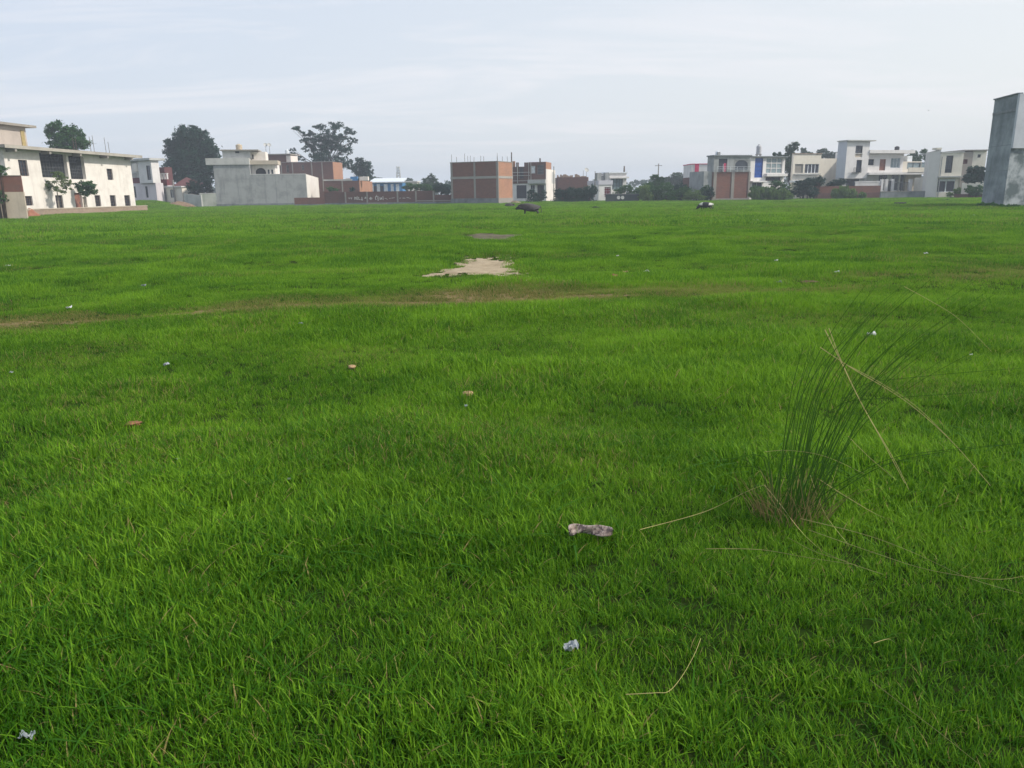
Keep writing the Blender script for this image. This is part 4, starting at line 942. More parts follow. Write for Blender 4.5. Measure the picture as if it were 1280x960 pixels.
wn_ = h.rect((1222, 193, 1226, 197), .6); h.body('taupe_wing', plaster('taupe', (.34, .30, .27), (.24, .21, .19), .3), xa, xm, -.3, z2, 8, [h.rect((1204, 199, 1209.5, 205), .4)], front=.4); h.window(h.rect((1204, 199, 1209.5, 205), .4), MAROON_SOFT, MAROON_SOFT, front=.4, nx=1, nz=2)
h.body('pale_wing', CREAM, xm + .004, xb, -.3, z2 + .2, 8, [wn_], front=.6); h.window(wn_, GRILLE, DARK, front=.6, nx=1, nz=1); h.block('wing_roof', CONCRETE, xa, xb, .2, 8, z2 + .21, z2 + .42)
k = House('cream_wall', 'low cream wall with ragged top by the grey concrete tower', 'wall', (1201, 140), (1229, 138)); z1 = k.uv(1215, 228)[1]; m = MB(); n_ = 10
for i in range(n_):
    x0_, x1_ = k.W * i / n_, k.W * (i + 1) / n_; m.box(x0_ + .001, x1_ - .001, 0, .25, -.3, z1 + random.uniform(-.35, .1))
m.build('wall', CREAM, k.root)
k.block('base', BRICK_DARK, -1, k.W + 1, -.25, -.003, -.3, .75)
# --- big grey concrete building at the right edge
h = House('grey_concrete_building', 'tall stained grey concrete building cut by the right edge', 'building', (1226, 82), (1253.5, 77), zm=0); zt = h.uv(1240, 126)[1]; W_ = h.W
zband = h.uv(1250, 187)[1]
h2 = House('x', '', '', (1253.5, 77), (1330, 79), zm=0); bpy.data.objects.remove(h2.root)
m = MB(); ang_ = math.atan2(h2.u.dot(h.n), h2.u.dot(h.u)); L2 = 13
def pt(t, z, o_=0.0): return (W_ + math.cos(ang_) * t + math.sin(ang_) * o_, math.sin(ang_) * t - math.cos(ang_) * o_, z)
BIGC = plaster('stained_concrete', (.31, .345, .365), (.095, .12, .125), .8, .28, streak=False, lo=.38, hi=.62)
BIGL = plaster('patchy_concrete', (.40, .43, .45), (.08, .11, .115), .95, .5, streak=False, lo=.42, hi=.58)
bx = pt(L2, 0)[0]; by = pt(L2, 0)[1]
m.quad((0, 0, -.3), (W_, 0, -.3), (W_, 0, zt), (0, 0, zt)); m.quad((0, 0, -.3), (0, 0, zt), (bx - W_, by, zt), (bx - W_, by, -.3)); m.quad((0, 0, zt), (W_, 0, zt), (bx, by, zt), (bx - W_, by, zt)); m.quad((bx, by, -.3), (bx, by, zt), (bx - W_, by, zt), (bx - W_, by, -.3))
m.build('side_wall', BIGC, h.root)
m = MB(); m.quad(pt(0.001, -.3), pt(L2, -.3), pt(L2, zband), pt(0.001, zband)); m.build('lower_front', BIGL, h.root)
m = MB()
q0, q1, q2, q3 = pt(-.02, zband, .22), pt(L2, zband, .22), pt(L2, zt + .02, .22), pt(-.02, zt + .02, .22)
m.quad(q0, q1, q2, q3); m.quad(pt(0, zband, 0.0), pt(L2, zband, 0.0), q1, q0); m.quad(q3, q2, pt(L2, zt + .02, -.2), pt(0, zt + .02, -.2)); m.quad(pt(-.02, zband, -.01), q0, q3, pt(-.02, zt + .02, -.01))
m.build('upper_front', plaster('pale_concrete', (.50, .53, .57), (.26, .28, .31), .5), h.root)
h.block('band', CEMENT_DARK, .02, W_ - .02, -.05, -.003, h.uv(1255, 140)[1] - .12, h.uv(1255, 140)[1] + .12)
for zz in (.33, .56, .8): h.block('joint', CEMENT_DARK, .02, W_ - .02, -.012, -.003, zt * zz, zt * zz + .05)
h.block('wall_cap', CEMENT_DARK, -.1, W_ + .05, -.1, .4, zt + .003, zt + .12)
xx, yy, _ = pt(1.1, 0); MB().tube([(xx, yy + .3, zt), (xx, yy + .3, zt + 1.9)], .03, 5).build('rebar', STEEL, h.root)
bd_ = h.rect((1262, 180, 1268, 190))
# ---------------- things standing on the roofs
def tank(name, label, px, py0, py1, Y, wpx, mat, legs=False):
    b0 = atY(px, py1, Y); t0 = atY(px, py0, Y); r = wpx / 2 * Y / FPX; hgt = t0.z - b0.z
    root = empty(name, b0, 0, label, 'water tank'); m = MB(); zb = hgt * .2 if legs else 0; p = [(r * .96, zb)]
    for i in range(4):
        z = zb + (hgt * .82 - zb) * (i + .3) / 4; p += [(r, z), (r, z + .08 * hgt), (r * .95, z + .1 * hgt)]
    p += [(r * .9, hgt * .86), (r * .45, hgt * .94)]
    m.lathe(sorted(p, key=lambda q: q[1]), 18).build('tank_body', mat, root, smooth=False); MB().lathe([(r * .42, hgt * .941), (r * .42, hgt), (r * .1, hgt + .02)], 12).build('lid', mat, root)
    if legs:
        for sx in (-1, 1):
            for sy in (-1, 1): MB().box(sx * r * .7 - .06, sx * r * .7 + .06, sy * r * .7 - .06, sy * r * .7 + .06, -.05, zb).build('leg', STEEL, root)
        MB().box(-r, r, -r, r, zb - .1, zb - .002).build('platform', CONCRETE, root)
tank('water_tank', 'beige water tank on the roof room of the grey rendered house', 299, 180, 187.2, 165, 7.5, BEIGE_T)
tank('water_tank', 'white water tank beside the upper room of the brick house', 359, 186.5, 193.5, 204, 4.5, METAL_W)
tank('water_tank', 'pinkish grey tank raised on legs above the blue panel house', 948, 180.5, 195.8, 158, 6, GREYT, True)
tank('water_tank', 'pale water tank on the roof of the grey house with arched window', 896.5, 188.7, 195, 153, 4.5, METAL_W)
tank('water_tank', 'small black water tank on the flat roof beside the stair tower', 1121, 182.8, 187.8, 164, 5.5, BLACKT)
def pole(name, label, cat, px, py0, py1, Y, r=.07, dish=0, arms=0):
    b0 = atY(px, py1, Y); t0 = atY(px, py0, Y); root = empty(name, b0, 0, label, cat); hgt = t0.z - b0.z
    MB().tube([(0, 0, -.1), (0, 0, hgt)], [r, r * .7], 6).build('pole', STEEL if not arms else CONCRETE, root)
    if dish:
        MB().lathe([(.02, 0), (dish * .5, .06 * dish), (dish, .25 * dish), (dish * .98, .3 * dish), (dish * .5, .1 * dish), (.02, .04 * dish)], 14).build('dish', CEMENT_PALE, root, loc=(0, -.1, hgt - dish * .4)).rotation_euler = (rad(62), 0, rad(25))
    for k_ in range(arms): MB().box(-.8, .8, -.06, .06, hgt - .5 - k_ * .7, hgt - .4 - k_ * .7).build('cross_arm', STEEL, root)
pole('satellite_dish', 'left dish of the pair on thin masts above the brick house', 'satellite dish', 333, 180.3, 194, 202, .05, .5)
pole('satellite_dish', 'right dish of the pair on thin masts above the brick house', 'satellite dish', 337.6, 180.3, 194, 202, .05, .5)
pole('satellite_dish', 'small dish on a thin mast between the brick row and the narrow white house', 'satellite dish', 733, 211.5, 223, 205, .05, .6)
pole('antenna_mast', 'thin mast at the left corner of the narrow white house', 'mast', 743.5, 214, 246, 166, .09)
pole('antenna_mast', 'short thick mast on the roof of the narrow white house', 'mast', 780.2, 207.5, 216.5, 172, .2)
pole('utility_pole', 'tall dark utility pole rising from the tree among the bushes', 'pole', 822, 204.5, 246, 180, .16, arms=1)
pole('utility_pole', 'thin pole between the pale house and the far trees, left of the brick row', 'pole', 729, 213, 224, 206, .06)
# lattice mobile mast far away
b0 = gx(499.5, 420); hgt = atY(499.5, 208, 420).z; root = empty('cell_tower', b0, 0, 'far thin lattice phone tower over the blue striped shed', 'tower'); m = MB()
for sx in (-1, 1):
    for sy in (-1, 1): m.tube([(sx * 1.6, sy * 1.6, 0), (sx * .6, sy * .6, hgt)], .16, 4)
for i in range(12):
    z0, z1 = hgt * i / 12, hgt * (i + 1) / 12; w0, w1 = 1.6 - i / 12, 1.6 - (i + 1) / 12
    for sy in (-1, 1): m.tube([(-w0, sy * w0, z0), (w1, sy * w1, z1)], .1, 4); m.tube([(w0, sy * w0, z0), (-w1, sy * w1, z1)], .1, 4)
m.build('mast', CEMENT_PALE, root)
for i in range(3): MB().box(-.9 + i * .7, -.5 + i * .7, -1.0, -.7, hgt - 3 - i * .3, hgt - .6 - i * .3).build('antenna_panel', METAL_W, root)

# ================================================================== trees and bushes
tree('tree', 'dense green tree rising behind the roof of the white two storey house', 'tree', 86, 140, [(72, 165, 13, 12), (90, 168, 13, 11), (101, 178, 11, 8), (70, 156, 6, 6), (84, 180, 22, 10), (88, 195, 14, 10)], 4200, .55, F_MID, trunk_r=.28)
tree('tree', 'very large dark rounded tree between the maroon house and grey house', 'tree', 240, 186, [(234, 172, 18, 14), (248, 176, 16, 14), (221, 188, 15, 16), (259, 188, 14, 14), (238, 196, 24, 20), (227, 212, 19, 18), (252, 210, 20, 18), (213, 182, 8, 9), (268, 194, 7, 12), (240, 226, 24, 12), (226, 161, 6, 4), (240, 160, 10, 4)], 11500, .75, F_DARK, trunk_r=.55, hollow=.15)
tree('tree', 'tall airy spreading tree behind the bare brick houses', 'tree', 408, 222, [(371, 161, 9, 4), (384, 167, 10, 5), (379, 175, 7, 4), (399, 158, 9, 5), (410, 165, 9, 5), (421, 157, 11, 6), (436, 164, 9, 5), (400, 172, 11, 5), (425, 172, 13, 6), (440, 176, 7, 5), (387, 184, 10, 6), (365, 189, 5, 4), (408, 184, 14, 7), (430, 187, 12, 8), (372, 198, 9, 4), (396, 198, 12, 6), (425, 202, 14, 9), (438, 208, 7, 8), (412, 212, 16, 9), (392, 176, 12, 8), (415, 178, 14, 8), (405, 194, 14, 8)], 6200, .66, F_DARK, trunk_r=.4, hollow=.2, depth_f=.9)
tree('tree', 'medium round tree right of the tall airy tree, above the low brick house', 'tree', 452, 225, [(449, 203, 7, 6), (456, 208, 9, 8), (448, 213, 8, 8), (461, 214, 5, 8), (453, 222, 11, 8)], 2600, .6, F_DARK, trunk_r=.3)
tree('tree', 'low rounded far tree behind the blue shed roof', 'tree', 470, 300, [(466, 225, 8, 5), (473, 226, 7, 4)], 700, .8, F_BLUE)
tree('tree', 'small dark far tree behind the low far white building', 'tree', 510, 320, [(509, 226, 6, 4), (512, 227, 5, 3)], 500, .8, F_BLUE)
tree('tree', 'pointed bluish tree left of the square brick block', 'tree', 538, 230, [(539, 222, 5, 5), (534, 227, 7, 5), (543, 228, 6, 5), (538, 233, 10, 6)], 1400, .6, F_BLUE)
tree('tree', 'small rounded tree around the tall utility pole', 'tree', 821, 176, [(819, 222, 6, 4), (826, 225, 5, 4), (821, 230, 9, 6)], 1500, .45, F_MID)
tree('tree', 'broad dark far tree left of the pink stripe house', 'tree', 846, 260, [(847, 221, 8, 5), (838, 227, 9, 6), (853, 227, 9, 7)], 1500, .75, F_BLUE)
tree('tree', 'dark tree touching the left corner of the pink stripe house', 'tree', 861, 230, [(861, 219, 5, 6), (858, 227, 6, 7)], 900, .6, F_DARK)
tree('tree', 'tall slim bluish tree between the blue panel house and the cream house', 'tree', 988, 185, [(994, 183, 5, 7), (988, 190, 6, 9), (985, 204, 5, 12), (990, 218, 6, 12), (975, 194, 5, 4), (967, 194, 5, 3)], 2600, .5, F_BLUE, hollow=.1)
tree('tree', 'rounded tree top above the right part of the cream house roof', 'tree', 1030, 250, [(1029, 192, 8, 6), (1022, 197, 8, 5), (1040, 196, 8, 6)], 1500, .7, F_BLUE)
tree('tree', 'small dark tree top above the cream house chimney line', 'tree', 1006, 250, [(1004, 189, 4, 4), (1010, 194, 6, 4)], 700, .7, F_BLUE)
tree('tree', 'green tree behind the roof end of the tower house', 'tree', 1143, 200, [(1141, 192, 5, 4), (1137, 200, 6, 6), (1147, 198, 5, 5)], 1300, .5, F_MID)
tree('tree', 'small round tree top beside the pale modern house', 'tree', 1154, 200, [(1154, 190, 4, 4), (1158, 196, 4, 5)], 800, .45, F_MID)
tree('tree', 'dark tree growing against the taupe wing by the concrete tower', 'tree', 1221, 142, [(1217, 214, 8, 7), (1226, 217, 8, 8), (1212, 223, 9, 6), (1223, 226, 9, 6)], 2600, .4, F_DARK)
tree('sapling', 'thin light green sapling before the front of the white house', 'tree', 75, 104, [(63, 232, 10, 7), (75, 222, 9, 8), (84, 230, 9, 7), (70, 217, 6, 4), (56, 227, 5, 4), (78, 238, 10, 5)], 900, .3, F_LIGHT, BARK_PALE, .07, hollow=.1)
tree('sapling', 'small dark leafy tree by the door of the white house', 'tree', 107, 109, [(101, 232, 7, 6), (112, 233, 8, 7), (107, 239, 9, 6), (117, 240, 5, 4)], 1500, .32, F_MID, BARK_PALE, .09)
bush('climber', 'dark climbing plant over the top of the half plastered boundary wall', [(2, 212, 7, 7), (-6, 216, 8, 6), (4, 247, 4, 7), (-5, 243, 7, 8)], 80, 900, .22, F_MID, 'plant')
bush('bush', 'dark bush at the foot of the very large dark tree', [(243, 233, 10, 8), (257, 231, 9, 8), (262, 240, 6, 4), (247, 240, 11, 4)], 162, 1900, .4, F_DARK)
bush('bush', 'thin bush over the left part of the low brick house', [(413, 236, 7, 3), (421, 237, 5, 2.5)], 158, 420, .28, F_MID)
bush('bush', 'small round shrub before the low brick house', [(440, 237, 4, 3)], 159, 260, .28, F_DARK)
bush('hedge', 'green hedge behind the long brick boundary wall', [(511, 234, 7, 5), (522, 234, 8, 5), (533, 235, 7, 5), (543, 237, 6, 4)], 175, 1900, .4, F_MID, 'hedge')
bush('hedge', 'dark hedge touching the left side of the square brick block', [(553, 236, 8, 7), (560, 238, 6, 8), (548, 233, 7, 5)], 172, 1700, .4, F_DARK, 'hedge')
bush('bush', 'dark bush before the white columns of the half built house', [(664, 243, 6, 7), (672, 246, 7, 6), (679, 244, 5, 7), (668, 251, 12, 4)], 158, 1700, .32, F_DARK)
bush('hedge', 'long dark hedge between the half built house and the narrow white house', [(699, 242, 7, 8), (710, 243, 9, 9), (722, 243, 9, 9), (733, 242, 8, 9), (741, 240, 6, 9), (718, 251, 26, 4)], 156, 5200, .36, F_DARK, 'hedge')
bush('bush', 'leafy bush over the dark wall beside the narrow white house', [(774, 239, 7, 5), (783, 236, 8, 6), (792, 240, 7, 5), (765, 246, 5, 5)], 155, 1500, .32, F_MID)
bush('bush', 'tall dark bush just left of the utility pole', [(810, 234, 8, 6), (815, 241, 9, 7), (803, 238, 7, 6)], 156, 1600, .32, F_MID)
bush('bush', 'wide bush between the utility pole and the pink stripe house', [(833, 233, 9, 6), (838, 244, 12, 7), (856, 240, 10, 7)], 150, 2000, .32, F_MID)
bush('bush', 'dark low bush under the left wing of the grey house with arched window', [(884, 244, 7, 6), (889, 240, 5, 6)], 149, 900, .3, F_DARK)
bush('bush', 'broad low bush at the right corner of the brick panels', [(944, 236, 7, 5), (953, 238, 8, 5), (985, 243, 10, 6)], 150, 1500, .32, F_MID)
bush('bush', 'pale green bush right of the dark wall with paint patches', [(804, 243, 7, 9), (811, 246, 6, 6), (806, 235, 9, 4)], 150, 1400, .3, F_OLIVE)
bush('bush', 'broad olive bush below the utility pole', [(822, 239, 11, 6), (824, 247, 12, 5)], 152, 1700, .32, F_MID)
bush('bush', 'dark bush below the broad far tree', [(842, 238, 11, 6), (852, 234, 9, 5), (846, 246, 12, 6)], 154, 2000, .32, F_DARK)
bush('bush', 'light green bush before the brick storey of the pink stripe house', [(866, 243, 10, 6), (874, 247, 9, 4), (858, 248, 7, 4)], 148, 1500, .28, F_OLIVE)
bush('bush', 'dark shrub at the left corner of the grey house with arched window', [(882, 236, 6, 5), (878, 241, 7, 5)], 150, 900, .3, F_MID)
bush('tall_grass', 'tall pale green reeds left of the dark bushes before the blue panel house', [(944, 243, 7, 7), (952, 242, 8, 8), (962, 242, 8, 8), (972, 243, 8, 7), (982, 244, 8, 6)], 145, 3200, .7, F_OLIVE, 'reeds', upright=2.2)
bush('bush', 'bright green bush before the glazed bay of the blue panel house', [(971, 230, 9, 5), (981, 236, 9, 6), (967, 238, 8, 5)], 149, 1500, .34, F_MID)
bush('bush', 'dark spreading bush before the cream house', [(1002, 230, 8, 5), (1013, 228, 10, 6), (1025, 226, 8, 6), (999, 239, 10, 7), (1012, 240, 10, 7)], 149, 3200, .34, F_DARK)
bush('bush', 'dark bush left of the white baluster fence', [(1042, 229, 7, 4), (1050, 228, 7, 5), (1037, 233, 5, 4)], 153, 1300, .3, F_DARK)
bush('tall_grass', 'reeds growing against the low brick wall', [(1045, 242, 5, 6), (1055, 241, 7, 8), (1066, 243, 6, 6), (1077, 245, 5, 4)], 145, 2200, .7, F_OLIVE, 'reeds', upright=2.2)
bush('bush', 'weedy green growth at the foot of the modern house shop', [(1188, 243, 5, 3), (1197, 240, 6, 5), (1205, 242, 6, 4)], 141, 900, .35, F_OLIVE, upright=1.0)
bush('bush', 'green weeds before the low cream wall by the concrete tower', [(1213, 237, 6, 6), (1222, 237, 6, 6), (1218, 241, 8, 4)], 137, 1100, .35, F_MID, upright=1.0)
bush('bush', 'single low weed on the grass left of the concrete tower', [(1184, 250, 3, 1.6)], 118, 120, .25, F_MID)
bush('bush', 'dark weeds at the left foot of the grey concrete tower', [(1228, 256, 5, 3), (1237, 257, 7, 3), (1248, 258, 6, 3)], 76.5, 900, .3, F_MID, upright=1.2)
bush('bush', 'weeds along the front foot of the grey concrete tower', [(1258, 259, 6, 3), (1270, 259, 7, 3), (1283, 260, 7, 3)], 75, 900, .3, F_MID, upright=1.2)
# far treeline, one mass
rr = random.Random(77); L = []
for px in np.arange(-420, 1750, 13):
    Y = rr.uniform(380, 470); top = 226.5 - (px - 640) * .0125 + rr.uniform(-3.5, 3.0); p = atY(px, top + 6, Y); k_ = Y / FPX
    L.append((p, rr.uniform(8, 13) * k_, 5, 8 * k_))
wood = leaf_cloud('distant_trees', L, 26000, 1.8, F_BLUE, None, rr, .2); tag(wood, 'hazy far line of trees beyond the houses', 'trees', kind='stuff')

# ================================================================== animals
def skin_body(name, verts, edges, radii, mat, parent, sub=2):
    me = bpy.data.meshes.new(name); me.from_pydata(verts, edges, []); me.update()
    o = bpy.data.objects.new(name, me); COL.objects.link(o); o.parent = parent
    sk = o.modifiers.new('skin', 'SKIN'); sk.use_smooth_shade = True
    for i, d in enumerate(me.skin_vertices[0].data):
        r = radii[i]; d.radius = r if hasattr(r, '__len__') else (r, r); d.use_root = (i == 0)
    s_ = o.modifiers.new('sub', 'SUBSURF'); s_.levels = sub; s_.render_levels = sub
    me.materials.append(mat); return o
def quadruped(name, label, cat, px, py, face, shoulder, mat, horns=True, lying=False, head_low=0.0, neck_up=0.0):
    g = G(px, py); root = empty(name, g, face, label, cat); s = shoulder
    V, E, R = [], [], []
    def add(p, r, par=None):
        V.append(tuple(c * s for c in p)); R.append(tuple(x * s for x in r) if hasattr(r, '__len__') else r * s)
        if par is not None: E.append((par, len(V) - 1))
        return len(V) - 1
    dz = -.42 if lying else -.10
    pel = add((-.55, 0, .74 + dz), (.27, .30)); mid = add((-.15, 0, .64 + dz), (.33, .37), pel); ch = add((.25, 0, .68 + dz), (.27, .35), mid)
    nk = add((.55, 0, .76 + dz - head_low * .3 + neck_up), (.16, .22), ch); hd = add((.78, 0, .74 + dz - head_low * .75 + neck_up), (.12, .13), nk)
    mz = add((.99, 0, .60 + dz - head_low + neck_up), (.085, .08), hd)
    for sy in (-1, 1):
        add((.74, sy * .22, .76 + dz - head_low * .72 + neck_up), .028, hd)
        if lying:
            a = add((.30, sy * .17, .22), .10, ch); b_ = add((.52, sy * .22, .08), .06, a); add((.28, sy * .25, .04), .045, b_)
            a = add((-.50, sy * .2, .25), .14, pel); b_ = add((-.22, sy * .27, .10), .07, a); add((-.48, sy * .3, .04), .045, b_)
        else:
            a = add((.30, sy * .15, .44), .11, ch); b_ = add((.31 + sy * .03, sy * .15, .28), .06, a); c_ = add((.30 + sy * .05, sy * .15, .06), .045, b_); add((.33 + sy * .05, sy * .15, .0), .05, c_)
            a = add((-.55, sy * .15, .50), .15, pel); b_ = add((-.47 + sy * .04, sy * .16, .42), .09, a); c_ = add((-.66 + sy * .05, sy * .15, .25), .052, b_); d_ = add((-.62 + sy * .05, sy * .15, .06), .042, c_); add((-.59 + sy * .05, sy * .15, 0), .05, d_)
    t = add((-.84, 0, .74 + dz), .035, pel); t2 = add((-.90, 0, .48 + dz * .6), .02, t); add((-.89, .02, max(.05, .26 + dz * .5)), .03, t2)
    skin_body('body', V, E, R, mat, root)
    hz = .84 + dz - head_low * .72 + neck_up
    if horns:
        for sy in (-1, 1):
            MB().tube([tuple(c * s for c in q) for q in ((.78, sy * .08, hz), (.70, sy * .22, hz + .04), (.56, sy * .28, hz + .1), (.46, sy * .22, hz + .17))], [.04 * s, .034 * s, .024 * s, .008 * s], 7).build('horn', plain('horn', (.05, .045, .04), .5), root, smooth=True)
    for sy in (-1, 1): MB().lathe([(.001, -.022), (.016, -.015), (.022, 0), (.016, .015), (.001, .022)], 8).build('eye', BLACKT, root, loc=(.88 * s, sy * .105 * s, (hz - .08) * s))
    return root
BUFF = plain('buffalo_hide', (.055, .05, .05), .75, var=.45, scale=2.2)
def patched():
    m, nt, b, o = new_mat('pied_hide'); t = N(nt, 'ShaderNodeTexCoord'); s_ = N(nt, 'ShaderNodeSeparateXYZ'); nt.links.new(t.outputs['Object'], s_.inputs[0])
    n1 = noise(nt, t.outputs['Object'], 2.3, 2)
    a = N(nt, 'ShaderNodeMath', operation='MULTIPLY_ADD'); nt.links.new(n1, a.inputs[0]); a.inputs[1].default_value = .5; nt.links.new(s_.outputs[0], a.inputs[2])
    def band(lo, hi):
        g1 = N(nt, 'ShaderNodeMath', operation='GREATER_THAN'); nt.links.new(a.outputs[0], g1.inputs[0]); g1.inputs[1].default_value = lo
        g2 = N(nt, 'ShaderNodeMath', operation='LESS_THAN'); nt.links.new(a.outputs[0], g2.inputs[0]); g2.inputs[1].default_value = hi
        mm = N(nt, 'ShaderNodeMath', operation='MULTIPLY'); nt.links.new(g1.outputs[0], mm.inputs[0]); nt.links.new(g2.outputs[0], mm.inputs[1]); return mm.outputs[0]
    hi = N(nt, 'ShaderNodeMath', operation='GREATER_THAN'); nt.links.new(s_.outputs[2], hi.inputs[0]); hi.inputs[1].default_value = .52
    ad = N(nt, 'ShaderNodeMath', operation='ADD', use_clamp=True); nt.links.new(band(.42, .80), ad.inputs[0]); nt.links.new(band(-.7, -.22), ad.inputs[1])
    ml = N(nt, 'ShaderNodeMath', operation='MULTIPLY'); nt.links.new(ad.outputs[0], ml.inputs[0]); nt.links.new(hi.outputs[0], ml.inputs[1])
    nt.links.new(mixc(nt, ml.outputs[0], (.025, .025, .03), (.72, .68, .60)), b.inputs['Base Color']); b.inputs['Roughness'].default_value = .7; return m
quadruped('buffalo', 'dark grey buffalo standing side on in the middle of the field', 'buffalo', 661.5, 269.5, rad(180 + 8), 1.24, BUFF, head_low=.04)
quadruped('buffalo', 'dark buffalo lying down by the sunlit corner of the square brick block', 'buffalo', 638, 258.6, rad(215), .98, BUFF, lying=True)
quadruped('cow', 'black and white cow grazing in the field, head down', 'cow', 881.5, 263, rad(180 - 38), 1.0, patched(), head_low=.40)
quadruped('calf', 'small dark animal lying in the grass before the long dark hedge', 'calf', 745, 261, rad(160), .52, plain('black_hide', (.02, .02, .022), .7), horns=False, lying=True)
# bird
root = MB(); root.v = [(-.5, 0, .18), (-.2, -.12, .08), (0, -.15, 0), (0, .2, 0), (-.2, .1, .07), (.5, 0, .2), (.2, -.12, .08), (.2, .1, .07), (0, -.15, -.08), (0, .3, -.03)]
root.v = [(x * .6, y * .6, z * .6) for x, y, z in root.v]
root.f = [(0, 1, 4), (1, 2, 3, 4), (5, 7, 6), (6, 7, 3, 2), (2, 8, 9, 3)]
tag(root.build('bird', BLACKT, loc=atY(1161, 138, 130)), 'tiny dark bird flying left of the concrete tower', 'bird')
# slab lying in the field
g = G(1125, 256); m = MB().box(-.65, .65, -.3, .3, -.05, .28); m.v = [(x + random.uniform(-.06, .06), y + random.uniform(-.05, .05), z + random.uniform(-.04, .03)) for x, y, z in m.v]
o = m.build('concrete_slab', plain('black_concrete', (.05, .055, .05), .9), loc=g); o.modifiers.new('bev', 'BEVEL').width = .03; tag(o, 'dark low concrete slab lying on the grass left of the concrete tower', 'slab')

# ================================================================== litter in the grass
def crumple(name, label, cat, px, py, wpx, hpx, mat, lift=.06, rr=None, flat=.5):
    rr = random.Random(hash_str(label)); g = G(px, py); d = (g - EYE).length; s = wpx * d / FPX * .92; n = 7
    t = hpx / wpx; m = MB(); ph = rr.uniform(0, 6)
    for i in range(n + 1):
        for j in range(n + 1):
            u, v = i / n - .5, j / n - .5; e_ = 1 - .5 * math.hypot(u, v) ** 2 - .16 * rr.random()
            z = flat * s * (rr.uniform(-.16, .16) + .22 * math.sin(5 * u + ph) * math.cos(4 * v + ph)) * (1 if 0 < i < n else .6)
            m.v.append((u * s * e_, v * s * max(t, .7) * e_, z + lift + flat * s * .1))
    for i in range(n):
        for j in range(n):
            k_ = i * (n + 1) + j; m.f.append((k_, k_ + n + 1, k_ + n + 2, k_ + 1))
    o = m.build(name, mat, loc=g); o.rotation_euler = (0, 0, rr.uniform(-.5, .5)); so_ = o.modifiers.new('thick', 'SOLIDIFY'); so_.thickness = .002
    return tag(o, label, cat)
def stone(name, label, cat, px, py, wpx, mat, flat=.5, lift=.02):
    rr = random.Random(hash_str(label)); g = G(px, py); d = (g - EYE).length; s = wpx * d / FPX / 2; m = MB(); n = 10
    prof = [(.05, -.5), (.75, -.45), (1.0, -.1), (.95, .25), (.6, .48), (.04, .52)]
    m.lathe([(r * s, z * s * flat * 2) for r, z in prof], n)
    m.v = [(x * (1 + rr.uniform(-.28, .22)), y * .7 * (1 + rr.uniform(-.3, .2)), z * (1 + rr.uniform(-.4, .15))) for x, y, z in m.v]
    o = m.build(name, mat, loc=g + Vector((0, 0, lift + s * flat * .6))); o.rotation_euler = (rr.uniform(-.15, .15), rr.uniform(-.15, .15), rr.uniform(-.4, .4)); return tag(o, label, cat)
LW = plain('white_litter', (.62, .62, .62), .6, var=.25, scale=9); LB = plain('bluish_litter', (.30, .33, .35), .5, var=.15); LT = plain('tan_litter', (.45, .31, .17), .8, var=.3)
TERRA = plain('terracotta', (.24, .10, .055), .85, var=.3); STONE = plain('tan_stone', (.33, .225, .12), .85, var=.3)
